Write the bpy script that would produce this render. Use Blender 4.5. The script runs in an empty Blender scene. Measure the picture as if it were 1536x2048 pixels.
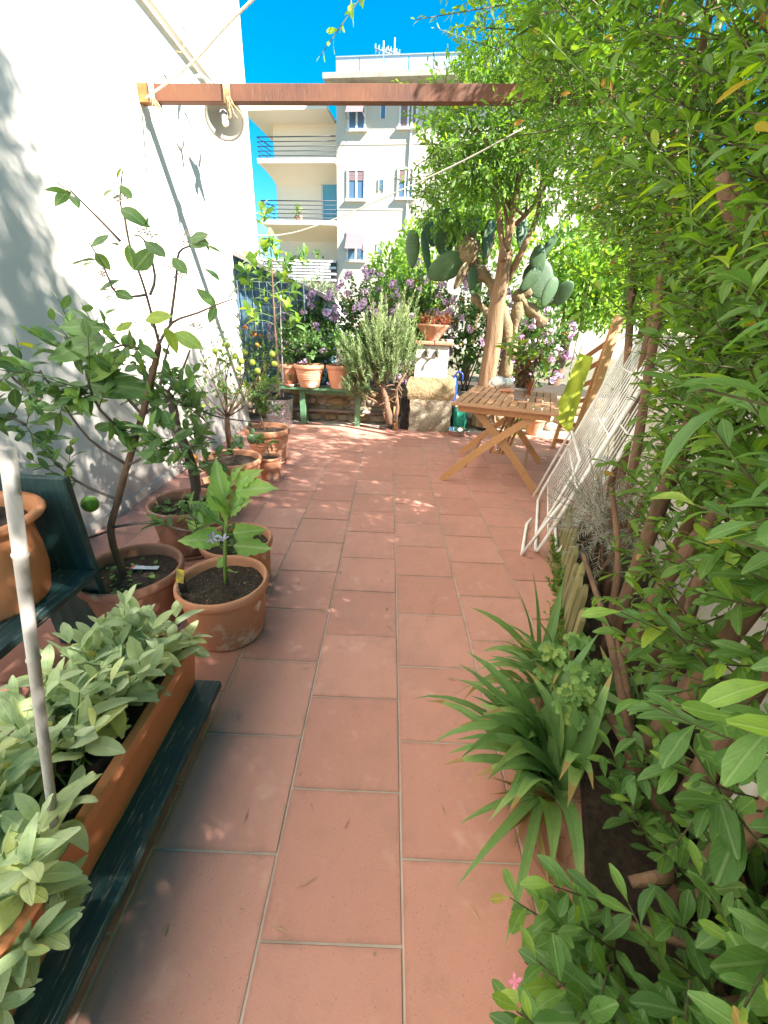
import bpy, math, random
import numpy as np
from mathutils import Matrix, Vector
random.seed(7); rng = np.random.default_rng(7)
scene = bpy.context.scene
COL = scene.collection
rad = math.radians

# ------------------------------------------------------------------ camera
S = 0.338                                   # tile pitch in metres
FPX, PITCH, YAW, ROLL, CAMH = 794.14, 0.4432, 0.0032, 0.0459, 3.8871 * S
fw = np.array([math.sin(YAW) * math.cos(PITCH), math.cos(YAW) * math.cos(PITCH), -math.sin(PITCH)])
r0 = np.array([math.cos(YAW), -math.sin(YAW), 0.0]); u0 = np.cross(r0, fw)
rt = math.cos(ROLL) * r0 + math.sin(ROLL) * u0
up = -math.sin(ROLL) * r0 + math.cos(ROLL) * u0
CAM = np.array([0, 0, CAMH])
cd = bpy.data.cameras.new('camera'); cam = bpy.data.objects.new('camera', cd); COL.objects.link(cam)
cd.sensor_fit = 'VERTICAL'; cd.sensor_height = 36.0; cd.lens = FPX / 2048 * 36.0
cd.clip_start = 0.02; cd.clip_end = 1500
cam.matrix_world = Matrix(((rt[0], up[0], -fw[0], 0), (rt[1], up[1], -fw[1], 0), (rt[2], up[2], -fw[2], CAMH), (0, 0, 0, 1)))
scene.camera = cam
scene.render.resolution_x = 768; scene.render.resolution_y = 1024

# ------------------------------------------------------------------ light
TOSUN = np.array([.66, -.38, .645]); TOSUN /= np.linalg.norm(TOSUN)
w = bpy.data.worlds.new('World'); scene.world = w; w.use_nodes = True
nt = w.node_tree; bg = nt.nodes['Background']
sky = nt.nodes.new('ShaderNodeTexSky'); sky.sky_type = 'NISHITA'; sky.sun_disc = False
sky.sun_elevation = math.asin(TOSUN[2]); sky.sun_rotation = math.atan2(TOSUN[0], TOSUN[1])
sky.air_density = 1.0; sky.dust_density = 0.1; sky.ozone_density = 3.0; sky.altitude = 200
hs = nt.nodes.new('ShaderNodeHueSaturation'); hs.inputs['Saturation'].default_value = 1.5
hs.inputs['Hue'].default_value = 0.485
nt.links.new(sky.outputs[0], hs.inputs['Color']); nt.links.new(hs.outputs[0], bg.inputs[0])
bg.inputs[1].default_value = 0.05
sd = bpy.data.lights.new('sun', 'SUN'); sd.energy = 4.2; sd.angle = rad(0.8); sd.color = (1, .95, .87)
so = bpy.data.objects.new('sun', sd); COL.objects.link(so)
so.rotation_euler = Vector(TOSUN).to_track_quat('Z', 'Y').to_euler(); so.location = (6, -4, 8)
scene.view_settings.view_transform = 'Standard'; scene.view_settings.look = 'None'
scene.view_settings.exposure = 2.65; scene.view_settings.gamma = 1.0
scene.render.engine = 'CYCLES'
scene.cycles.max_bounces = 8; scene.cycles.transparent_max_bounces = 8
scene.cycles.sample_clamp_indirect = 6.0

# ------------------------------------------------------------------ pixels (1536x2048 photo) to points
def ray(px, py): return fw + rt * (px - 768) / FPX + up * (1024 - py) / FPX
def gz(px, py, z=0.0): d = ray(px, py); return CAM + d * ((z - CAMH) / d[2])
def gx(px, py, x): d = ray(px, py); return CAM + d * (x / d[0])
def gy(px, py, y): d = ray(px, py); return CAM + d * (y / d[1])
def gp(px, py, p0, n): d = ray(px, py); return CAM + d * (((p0 - CAM) @ n) / (d @ n))
NW = np.array([.943, -.333, 0]); NW /= np.linalg.norm(NW)       # right wall normal (pointing right), its run direction
TW = np.array([-NW[1], NW[0], 0])
def W(c, s, z=0.0): return NW * c + TW * s + np.array([0, 0, z])
def unit(v): v = np.asarray(v, float); return v / (np.linalg.norm(v, axis=-1, keepdims=True) + 1e-12)

# ------------------------------------------------------------------ materials
def new_mat(name):
    m = bpy.data.materials.new(name); m.use_nodes = True
    return m, m.node_tree, m.node_tree.nodes['Principled BSDF']
def N(t, k, **kw):
    n = t.nodes.new(k)
    for a, b in kw.items():
        if a.startswith('i_'):
            key = a[2:].replace('_', ' ')
            n.inputs[key].default_value = b
        else: setattr(n, a, b)
    return n
def mixc(t, fac, a, b, mode='MIX'):
    n = t.nodes.new('ShaderNodeMix'); n.data_type = 'RGBA'; n.blend_type = mode
    for s_, v in ((n.inputs[0], fac), (n.inputs[6], a), (n.inputs[7], b)):
        if isinstance(v, (int, float)): s_.default_value = v
        elif isinstance(v, tuple): s_.default_value = (*v[:3], 1)
        else: t.links.new(v, s_)
    return n.outputs[2]
def ramp(t, src, stops):
    n = t.nodes.new('ShaderNodeValToRGB'); e = n.color_ramp.elements
    while len(e) < len(stops): e.new(.5)
    for q, (p, c) in zip(e, stops):
        q.position = p; q.color = (*c, 1) if isinstance(c, tuple) else (c, c, c, 1)
    t.links.new(src, n.inputs[0]); return n.outputs[0]
def coords(t, kind='Object', scale=None):
    c = t.nodes.new('ShaderNodeTexCoord').outputs[kind]
    if scale:
        m = t.nodes.new('ShaderNodeMapping'); m.inputs['Scale'].default_value = scale
        t.links.new(c, m.inputs[0]); c = m.outputs[0]
    return c
def noise(t, vec, scale, detail=4, rough=.6, out=0):
    n = N(t, 'ShaderNodeTexNoise', i_Scale=scale, i_Detail=detail, i_Roughness=rough); t.links.new(vec, n.inputs['Vector']); return n.outputs[out]
def bump(t, bs, h, strength=.3, dist=.005):
    b = N(t, 'ShaderNodeBump', i_Strength=strength, i_Distance=dist); t.links.new(h, b.inputs['Height']); t.links.new(b.outputs[0], bs.inputs['Normal'])
def wpos(t):
    return t.nodes.new('ShaderNodeNewGeometry').outputs['Position']

def mat_plain(name, col, col2=None, scale=12, rough=.6, metal=0, bstr=.15, bscale=60, bdist=.003, stretch=None, spec=.4, objrand=0.0, spots=None):
    m, t, b = new_mat(name)
    c = coords(t, 'Object', stretch)
    f = noise(t, c, scale)
    col2 = col2 or tuple(x * .72 for x in col)
    fr = ramp(t, f, [(.35, 0.0), (.68, 1.0)])
    cc = mixc(t, fr, col, col2)
    if spots:
        sc, thr, scol = spots
        f2 = noise(t, c, sc, 6, .7)
        cc = mixc(t, ramp(t, f2, [(thr, 0.0), (thr + .07, 1.0)]), cc, scol)
    if objrand:
        oi = t.nodes.new('ShaderNodeObjectInfo').outputs['Random']
        h = N(t, 'ShaderNodeHueSaturation'); mr = N(t, 'ShaderNodeMapRange'); t.links.new(oi, mr.inputs[0])
        mr.inputs[3].default_value = 1 - objrand; mr.inputs[4].default_value = 1 + objrand
        t.links.new(mr.outputs[0], h.inputs['Value']); t.links.new(cc, h.inputs['Color']); cc = h.outputs[0]
    t.links.new(cc, b.inputs['Base Color'])
    b.inputs['Roughness'].default_value = rough; b.inputs['Metallic'].default_value = metal
    b.inputs['Specular IOR Level'].default_value = spec
    if bstr: bump(t, b, noise(t, c, bscale, 5), bstr, bdist)
    return m

def mat_leaf(name, dark, light, tip, trans=.35, rough=.45, vein=(.55, .7, .35), vfac=.35, mottle=.35, fuzz=0, spec=.35, yellow=None):
    m, t, b = new_mat(name)
    a = N(t, 'ShaderNodeAttribute', attribute_name='rnd').outputs['Fac']
    st = [(0.0, dark), (.6, light), (.93, tip)]
    if yellow: st.append((.985, yellow))
    c = ramp(t, a, st)
    f = noise(t, wpos(t), 55, 3)
    c = mixc(t, ramp(t, f, [(.3, 0.0), (.75, mottle)]), c, tuple(x * .55 for x in dark))
    uv = N(t, 'ShaderNodeUVMap', uv_map='UVMap').outputs[0]
    sx = N(t, 'ShaderNodeSeparateXYZ'); t.links.new(uv, sx.inputs[0])
    d = N(t, 'ShaderNodeMath', operation='SUBTRACT'); t.links.new(sx.outputs[0], d.inputs[0]); d.inputs[1].default_value = .5
    ab = N(t, 'ShaderNodeMath', operation='ABSOLUTE'); t.links.new(d.outputs[0], ab.inputs[0])
    mid = ramp(t, ab.outputs[0], [(0.0, 1.0), (.035, .8), (.075, 0.0)])
    # side veins: stripes in (v - |u|)
    sb = N(t, 'ShaderNodeMath', operation='SUBTRACT'); t.links.new(sx.outputs[1], sb.inputs[0]); t.links.new(ab.outputs[0], sb.inputs[1])
    sn = N(t, 'ShaderNodeMath', operation='MULTIPLY'); t.links.new(sb.outputs[0], sn.inputs[0]); sn.inputs[1].default_value = 44.0
    s2 = N(t, 'ShaderNodeMath', operation='SINE'); t.links.new(sn.outputs[0], s2.inputs[0])
    sv = ramp(t, s2.outputs[0], [(.80, 0.0), (1.0, .45)])
    mx = N(t, 'ShaderNodeMath', operation='MAXIMUM'); t.links.new(mid, mx.inputs[0]); t.links.new(sv, mx.inputs[1])
    vf = N(t, 'ShaderNodeMath', operation='MULTIPLY'); t.links.new(mx.outputs[0], vf.inputs[0]); vf.inputs[1].default_value = vfac
    c = mixc(t, vf.outputs[0], c, vein)
    t.links.new(c, b.inputs['Base Color']); b.inputs['Roughness'].default_value = rough
    b.inputs['Specular IOR Level'].default_value = spec
    if fuzz: b.inputs['Sheen Weight'].default_value = fuzz; b.inputs['Sheen Roughness'].default_value = .5
    hh = N(t, 'ShaderNodeMath', operation='MULTIPLY_ADD'); t.links.new(noise(t, wpos(t), 420 if fuzz else 160, 2), hh.inputs[0]); hh.inputs[1].default_value = 1.6 if fuzz else .7; t.links.new(mx.outputs[0], hh.inputs[2])
    bp = N(t, 'ShaderNodeBump', i_Strength=.5, i_Distance=.002); t.links.new(hh.outputs[0], bp.inputs['Height']); t.links.new(bp.outputs[0], b.inputs['Normal'])
    tr = t.nodes.new('ShaderNodeBsdfTranslucent')
    h = N(t, 'ShaderNodeHueSaturation'); h.inputs['Saturation'].default_value = 1.15; h.inputs['Value'].default_value = 1.7; h.inputs['Hue'].default_value = .485
    t.links.new(c, h.inputs['Color']); t.links.new(h.outputs[0], tr.inputs[0])
    ms = t.nodes.new('ShaderNodeMixShader'); ms.inputs[0].default_value = trans
    t.links.new(b.outputs[0], ms.inputs[1]); t.links.new(tr.outputs[0], ms.inputs[2])
    t.links.new(ms.outputs[0], t.nodes['Material Output'].inputs[0])
    return m

def mat_tile():
    m, t, b = new_mat('terracotta_tile')
    oi = t.nodes.new('ShaderNodeObjectInfo').outputs['Random']
    c = ramp(t, oi, [(0.0, (.475, .215, .162)), (.5, (.515, .238, .180)), (1.0, (.55, .268, .207))])
    p = wpos(t)
    f = noise(t, p, 2.2, 5, .65); c = mixc(t, ramp(t, f, [(.38, 0.0), (.7, .55)]), c, (.44, .215, .15))
    f = noise(t, p, 9, 6, .7); c = mixc(t, ramp(t, f, [(.52, 0.0), (.75, .45)]), c, (.34, .17, .12))
    f = noise(t, p, 330, 2, .5); c = mixc(t, ramp(t, f, [(.62, 0.0), (.72, .6)]), c, (.56, .36, .26))
    f = noise(t, p, 210, 2, .5); c = mixc(t, ramp(t, f, [(.66, 0.0), (.74, .7)]), c, (.17, .075, .05))
    f = noise(t, p, 5.0, 3, .8); c = mixc(t, ramp(t, f, [(.58, 0.0), (.72, .5)]), c, (.62, .38, .29))
    f = noise(t, p, 1.1, 6, .75); c = mixc(t, ramp(t, f, [(.50, 0.0), (.66, .5)]), c, (.36, .20, .17))
    oc = coords(t, 'Object'); av = N(t, 'ShaderNodeVectorMath', operation='ABSOLUTE'); t.links.new(oc, av.inputs[0])
    sp_ = N(t, 'ShaderNodeSeparateXYZ'); t.links.new(av.outputs[0], sp_.inputs[0]); mxx = N(t, 'ShaderNodeMath', operation='MAXIMUM'); t.links.new(sp_.outputs[0], mxx.inputs[0]); t.links.new(sp_.outputs[1], mxx.inputs[1])
    ad = N(t, 'ShaderNodeMath', operation='MULTIPLY_ADD'); t.links.new(noise(t, p, 18, 5, .7), ad.inputs[0]); ad.inputs[1].default_value = .035; t.links.new(mxx.outputs[0], ad.inputs[2])
    c = mixc(t, ramp(t, ad.outputs[0], [(.172, 0.0), (.190, .55)]), c, (.27, .14, .10))
    t.links.new(c, b.inputs['Base Color'])
    rf = noise(t, p, 14, 4); t.links.new(ramp(t, rf, [(.3, .42), (.7, .68)]), b.inputs['Roughness'])
    b.inputs['Specular IOR Level'].default_value = .35
    bump(t, b, noise(t, p, 160, 6, .7), .25, .002)
    return m
def mat_wall(name, col, stain=(.55, .5, .45), sc=.9, amt=.25):
    m, t, b = new_mat(name); p = wpos(t)
    c = mixc(t, ramp(t, noise(t, p, sc, 6, .65), [(.45, 0.0), (.8, amt)]), col, stain)
    c = mixc(t, ramp(t, noise(t, p, 28, 4), [(.6, 0.0), (.8, .25)]), c, tuple(x * .9 for x in col))
    sx = N(t, 'ShaderNodeSeparateXYZ'); t.links.new(p, sx.inputs[0])
    ad = N(t, 'ShaderNodeMath', operation='MULTIPLY_ADD'); t.links.new(noise(t, p, 3, 4), ad.inputs[0]); ad.inputs[1].default_value = .5; t.links.new(sx.outputs[2], ad.inputs[2])
    c = mixc(t, ramp(t, ad.outputs[0], [(.25, .55), (.62, 0.0)]), c, (.42, .38, .33))
    t.links.new(c, b.inputs['Base Color']); b.inputs['Roughness'].default_value = .85; b.inputs['Specular IOR Level'].default_value = .2
    bump(t, b, noise(t, p, 70, 6, .7), .22, .004)
    return m
def mat_weathered_paint(name, paint, wood=(.42, .37, .30), stretch=(16, .9, 16), amt=.57):
    m, t, b = new_mat(name); c0 = coords(t, 'Object', stretch)
    f = noise(t, c0, 9, 8, .75)
    pc = mixc(t, ramp(t, noise(t, c0, 3, 4), [(.35, 0.0), (.7, 1.0)]), paint, tuple(x * 1.9 + .01 for x in paint))
    c = mixc(t, ramp(t, f, [(amt, 0.0), (amt + .08, 1.0)]), pc, wood)
    t.links.new(c, b.inputs['Base Color']); b.inputs['Roughness'].default_value = .5
    bump(t, b, f, .5, .003); return m
def mat_wood(name, c1, c2, stretch=(14, 1, 14), rough=.5, sc=6):
    m, t, b = new_mat(name); c0 = coords(t, 'Object', stretch)
    f = noise(t, c0, sc, 6, .6)
    c = mixc(t, ramp(t, f, [(.3, 0.0), (.7, 1.0)]), c1, c2)
    oi = t.nodes.new('ShaderNodeObjectInfo').outputs['Random']
    h = N(t, 'ShaderNodeHueSaturation'); mr = N(t, 'ShaderNodeMapRange'); t.links.new(oi, mr.inputs[0]); mr.inputs[3].default_value = .82; mr.inputs[4].default_value = 1.15
    t.links.new(mr.outputs[0], h.inputs['Value']); t.links.new(c, h.inputs['Color'])
    t.links.new(h.outputs[0], b.inputs['Base Color']); b.inputs['Roughness'].default_value = rough
    bump(t, b, f, .25, .002); return m
def mat_soil(name, white=.0):
    m, t, b = new_mat(name); p = wpos(t)
    c = mixc(t, ramp(t, noise(t, p, 40, 6, .7), [(.35, 0.0), (.7, 1.0)]), (.025, .016, .011), (.085, .055, .035))
    if white:
        v = N(t, 'ShaderNodeTexVoronoi', i_Scale=95.0); t.links.new(p, v.inputs['Vector'])
        c = mixc(t, ramp(t, v.outputs['Distance'], [(.10, white), (.17, 0.0)]), c, (.55, .48, .36))
    t.links.new(c, b.inputs['Base Color']); b.inputs['Roughness'].default_value = .95
    bump(t, b, noise(t, p, 90, 6, .8), 1.0, .012); return m
def mat_rust(name):
    m, t, b = new_mat(name); p = wpos(t)
    mp = N(t, 'ShaderNodeMapping'); mp.inputs['Scale'].default_value = (60, 60, 6); t.links.new(p, mp.inputs[0])
    f = noise(t, mp.outputs[0], 1.6, 6, .7)
    c = mixc(t, ramp(t, f, [(.38, 0.0), (.62, 1.0)]), (.062, .022, .015), (.105, .040, .024))
    f2 = noise(t, p, 1.6, 4); c = mixc(t, ramp(t, f2, [(.42, 0.0), (.66, .8)]), c, (.165, .062, .026))
    c = mixc(t, ramp(t, f, [(.60, 0.0), (.70, .7)]), c, (.24, .11, .05))
    t.links.new(c, b.inputs['Base Color']); b.inputs['Roughness'].default_value = .7
    bump(t, b, f, .5, .003); return m
def mat_glass(name, col):
    m, t, b = new_mat(name); b.inputs['Base Color'].default_value = (*col, 1); b.inputs['Roughness'].default_value = .06
    b.inputs['Specular IOR Level'].default_value = .8; return m

M = {}
M['tile'] = mat_tile()
M['grout'] = mat_plain('grout', (.52, .44, .37), (.34, .27, .22), 6, .9, bstr=.4)
M['wall'] = mat_wall('cream_plaster', (.70, .655, .585), amt=.18)
M['wall_b'] = mat_wall('bright_plaster', (.86, .82, .75), amt=.12)
M['wall_r'] = mat_wall('white_garden_wall', (.74, .70, .62), (.40, .36, .28), 2.0, .5)
M['facade'] = mat_wall('facade_cream', (.57, .495, .405), (.6, .52, .45), .4, .25)
M['facade_lift'] = mat_wall('facade_shade_lift', (.86, .73, .575), (.6, .5, .4), .4, .3)  # same cream facade, colour lightened to offset the shade in the recess
M['pot'] = mat_plain('terracotta', (.56, .26, .15), (.46, .205, .12), 5, .75, bstr=.25, bscale=45, objrand=.14, spots=(5, .56, (.66, .50, .40)))
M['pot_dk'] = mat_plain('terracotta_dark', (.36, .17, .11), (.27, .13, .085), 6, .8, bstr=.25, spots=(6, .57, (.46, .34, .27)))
M['pot_or'] = mat_plain('orange_plastic', (.57, .225, .10), (.51, .20, .09), 3, .45, bstr=.05, spots=(40, .70, (.55, .34, .22)))
M['soil'] = mat_soil('soil'); M['soil_w'] = mat_soil('soil_with_chips', 1.0)
M['green_paint'] = mat_weathered_paint('green_paint', (.012, .040, .040))
M['green_paint_v'] = mat_weathered_paint('green_paint_upright', (.012, .040, .040), stretch=(14, 14, .9), amt=.62)
M['bench_paint'] = mat_weathered_paint('bench_paint', (.055, .13, .065), (.35, .38, .28), (6, 6, 2), .60)
M['rust'] = mat_rust('rusty_beam')
M['wood'] = mat_wood('table_wood', (.47, .22, .085), (.34, .145, .055))
M['wood_pale'] = mat_wood('pale_wood', (.52, .28, .12), (.40, .20, .085))
M['wood_top'] = mat_wood('table_top_wood', (.52, .275, .15), (.40, .20, .11))
M['bark'] = mat_plain('bark', (.20, .115, .070), (.10, .060, .038), 5, .9, bstr=.9, bscale=14, bdist=.012, stretch=(3, 3, .6))
M['bark_pale'] = mat_plain('pale_bark', (.30, .185, .105), (.17, .10, .055), 3.5, .9, bstr=1.0, bscale=9, bdist=.03, stretch=(3, 3, .5))
M['bark_grey'] = mat_plain('grey_bark', (.16, .125, .105), (.075, .055, .045), 6, .9, bstr=.8, bscale=20, bdist=.006, stretch=(3, 3, .7))
M['twig'] = mat_plain('green_twig', (.10, .10, .04), (.06, .05, .025), 20, .7, bstr=0)
M['stem_green'] = mat_plain('green_stem', (.16, .26, .06), (.10, .17, .04), 20, .6, bstr=0)
M['white_metal'] = mat_plain('white_metal', (.80, .79, .76), (.66, .64, .60), 9, .35, bstr=.1, spots=(38, .70, (.22, .10, .05)))
M['white_rust'] = mat_plain('white_rusty_paint', (.62, .60, .55), (.48, .46, .42), 9, .6, bstr=.6, bscale=25, bdist=.006, spots=(7, .60, (.36, .12, .03)))
M['cane'] = mat_plain('grey_cane', (.36, .335, .315), (.26, .24, .225), 8, .5, bstr=.2, stretch=(6, 6, 1), spots=(11, .62, (.34, .22, .12)))
M['stone'] = mat_plain('rough_stone', (.36, .30, .22), (.20, .155, .10), 5, .95, bstr=1.0, bscale=14, bdist=.03, spots=(9, .58, (.52, .47, .38)))
M['stone_y'] = mat_plain('mossy_tuff', (.34, .25, .13), (.22, .16, .09), 5, .95, bstr=1.0, bscale=16, bdist=.03, spots=(8, .63, (.45, .42, .36)))
M['stone_w'] = mat_plain('pale_stone', (.60, .57, .52), (.44, .41, .37), 6, .85, bstr=.5, bscale=20, bdist=.01, spots=(6, .64, (.27, .24, .20)))
M['brick'] = mat_plain('brick', (.45, .22, .13), (.33, .16, .10), 8, .85, bstr=.5)
M['bronze'] = mat_plain('bronze', (.16, .15, .10), (.08, .08, .06), 20, .5, metal=.6, bstr=.2)
M['steel'] = mat_plain('steel', (.62, .60, .57), (.55, .52, .48), 4, .18, metal=1.0, bstr=0)
M['foil'] = mat_plain('crumpled_foil', (.62, .63, .66), (.40, .41, .44), 14, .26, metal=1.0, bstr=1.0, bscale=22, bdist=.05)
M['black'] = mat_plain('black_plastic', (.018, .018, .020), rough=.4, bstr=0)
M['grey_plastic'] = mat_plain('grey_plastic', (.26, .245, .24), (.24, .225, .22), 3, .5, bstr=.03)
M['green_plastic'] = mat_plain('green_plastic', (.02, .25, .17), (.015, .20, .14), 3, .4, bstr=.05)
M['lime_plastic'] = mat_plain('lime_plastic', (.25, .42, .06), rough=.45, bstr=0)
M['blue_plastic'] = mat_plain('blue_plastic', (.02, .06, .33), rough=.35, bstr=0)
M['cloth'] = mat_plain('lime_cloth', (.42, .48, .05), (.36, .42, .04), 4, .85, bstr=.15, bscale=200)
M['rope'] = mat_plain('rope', (.62, .58, .48), (.50, .46, .38), 60, .9, bstr=.4, bscale=160)
M['twine'] = mat_plain('twine', (.52, .40, .22), (.34, .25, .13), 60, .9, bstr=.4)
M['bag'] = mat_plain('white_bag', (.86, .85, .82), (.75, .74, .72), 9, .35, bstr=.8, bscale=22, bdist=.02)
M['enamel'] = mat_plain('cream_enamel', (.36, .34, .29), (.33, .31, .26), 3, .3, bstr=0)
M['zinc'] = mat_plain('painted_zinc', (.55, .57, .60), (.48, .5, .52), 6, .4, metal=.2, bstr=0)
M['bulb'] = mat_plain('bulb_glass', (.86, .80, .62), rough=.1, bstr=0, spec=.8)
M['pvc'] = mat_plain('cream_pipe', (.72, .66, .54), (.64, .58, .47), 3, .4, bstr=.05)
M['grey_wood'] = mat_plain('grey_pole', (.23, .185, .155), (.16, .13, .11), 4, .8, bstr=.4, stretch=(6, 1, 6))
M['iron'] = mat_plain('dark_iron', (.035, .038, .045), rough=.5, bstr=0)
M['slab'] = mat_plain('balcony_slab', (.66, .65, .63), (.55, .53, .50), 2, .8, bstr=0)
M['mauve'] = mat_plain('mauve_blind', (.27, .175, .18), (.24, .155, .16), 2, .7, bstr=.2, bscale=1, stretch=(1, 1, 30))
M['win_frame'] = mat_plain('white_frame', (.80, .78, .74), rough=.5, bstr=0)
M['glass'] = mat_glass('window_glass', (.10, .16, .24))
M['glass_t'] = mat_glass('teal_glass', (.14, .34, .40))
M['parapet'] = mat_glass('parapet_glass', (.42, .52, .62))
M['roof'] = mat_plain('eave', (.45, .40, .33), (.3, .26, .2), 3, .8, bstr=0)
M['blue_metal'] = mat_plain('blue_sheet', (.10, .21, .30), (.075, .165, .24), 2, .55, bstr=.3, bscale=2, bdist=.02, stretch=(12, 1, .3))
M['shed_roof'] = mat_plain('shed_roof', (.30, .27, .24), (.20, .18, .16), 4, .8, bstr=.3)
M['wire'] = mat_plain('pale_wire', (.34, .42, .47), rough=.5, bstr=0)
M['ground'] = mat_plain('earth_ground', (.17, .14, .09), (.09, .10, .05), .7, .95, bstr=.5, bscale=8)
M['fence_wood'] = mat_plain('mossy_log', (.24, .215, .095), (.15, .145, .06), 7, .9, bstr=.5, bscale=22, stretch=(5, 5, 1), objrand=.25)
M['dry'] = mat_plain('dry_leaf', (.42, .29, .15), (.26, .16, .08), 12, .8, bstr=.3)
M['paper'] = mat_plain('plant_tag', (.72, .76, .80), (.55, .60, .70), 14, .5, bstr=0, spots=(22, .6, (.12, .15, .13)))
M['tag_red'] = mat_plain('tag_red', (.62, .14, .10), rough=.5, bstr=0)
M['tag_yellow'] = mat_plain('tag_yellow', (.70, .55, .06), (.1, .1, .08), 18, .5, bstr=0)
M['fruit'] = mat_plain('green_citrus', (.12, .27, .025), (.09, .21, .02), 8, .35, bstr=.25, bscale=120, bdist=.001)
M['fruit_y'] = mat_plain('yellow_green_citrus', (.34, .42, .06), (.28, .36, .05), 8, .4, bstr=.2, bscale=120)
M['fruit_o'] = mat_plain('orange_citrus', (.65, .26, .02), rough=.4, bstr=.1)
M['petal_w'] = mat_plain('white_blossom', (.40, .35, .31), (.26, .20, .17), 40, .6, bstr=0)
M['petal_m'] = mat_plain('mauve_petal', (.68, .46, .66), (.58, .34, .56), 60, .6, bstr=0, objrand=.2)
M['petal_d'] = mat_plain('dark_petal_blotch', (.12, .015, .07), rough=.6, bstr=0)
M['petal_p'] = mat_plain('pink_petal', (.66, .16, .30), (.75, .40, .48), 40, .6, bstr=0)
M['petal_o'] = mat_plain('orange_petal', (.72, .24, .03), rough=.6, bstr=0)
M['petal_v'] = mat_plain('violet_petal', (.50, .42, .66), rough=.6, bstr=0)
M['cactus'] = mat_plain('cactus_pad', (.070, .130, .058), (.045, .092, .040), 6, .55, bstr=.2, objrand=.25, spots=(9, .66, (.22, .25, .20)))
_m = M['cactus']; _t = _m.node_tree; _b = _t.nodes['Principled BSDF']; _src = _b.inputs['Base Color'].links[0].from_socket
_v = N(_t, 'ShaderNodeTexVoronoi', i_Scale=24.0); _v.inputs['Randomness'].default_value = .35; _t.links.new(coords(_t, 'Object'), _v.inputs['Vector'])
_t.links.new(mixc(_t, ramp(_t, _v.outputs['Distance'], [(.13, 1.0), (.20, 0.0)]), _src, (.13, .16, .085)), _b.inputs['Base Color'])
M['cactus_old'] = mat_plain('old_cactus', (.25, .185, .10), (.15, .11, .06), 7, .9, bstr=1.0, bscale=26, bdist=.02, spots=(20, .60, (.56, .46, .28)))
M['L_hedge'] = mat_leaf('hedge_leaf', (.065, .150, .026), (.130, .265, .036), (.29, .45, .05), .45, .42, vfac=.14, yellow=(.40, .24, .07))
M['L_near'] = mat_leaf('near_leaf', (.068, .165, .040), (.125, .260, .058), (.26, .42, .06), .40, .42, vfac=.16, yellow=(.40, .26, .08))
M['L_citrus'] = mat_leaf('citrus_leaf', (.070, .140, .050), (.125, .245, .065), (.28, .43, .065), .30, .36, vfac=.14, yellow=(.55, .42, .04))
M['L_sage'] = mat_leaf('sage_leaf', (.33, .43, .22), (.43, .53, .26), (.56, .60, .20), .28, .8, (.48, .56, .40), .35, .25, .5, .15)
M['L_egg'] = mat_leaf('eggplant_leaf', (.16, .32, .075), (.23, .42, .095), (.33, .50, .11), .38, .6, (.42, .55, .30), .5, .2, .2)
M['L_iris'] = mat_leaf('iris_leaf', (.095, .205, .070), (.175, .315, .095), (.28, .40, .13), .28, .45, (.2, .3, .13), .12, .2, yellow=(.36, .26, .10))
M['L_ger'] = mat_leaf('geranium_leaf', (.065, .155, .040), (.115, .235, .060), (.23, .36, .08), .3, .55, vfac=.1, yellow=(.42, .22, .06))
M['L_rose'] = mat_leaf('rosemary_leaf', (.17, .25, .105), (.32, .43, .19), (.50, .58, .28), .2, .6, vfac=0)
M['L_grey'] = mat_leaf('grey_leaf', (.30, .32, .27), (.42, .45, .38), (.55, .57, .48), .2, .8, vfac=0)
M['L_red'] = mat_leaf('red_leaf', (.18, .045, .03), (.36, .085, .05), (.42, .22, .09), .2, .5, vfac=0)
M['L_far'] = mat_leaf('far_leaf', (.11, .22, .045), (.20, .34, .055), (.32, .46, .08), .4, .5, vfac=0)
M['L_far2'] = mat_leaf('far_leaf_olive', (.16, .20, .12), (.27, .32, .20), (.40, .44, .30), .3, .6, vfac=0)
M['L_brown'] = mat_leaf('withered_leaf', (.08, .05, .03), (.20, .13, .07), (.28, .27, .10), .25, .7, vfac=0, yellow=(.52, .20, .04))

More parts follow.
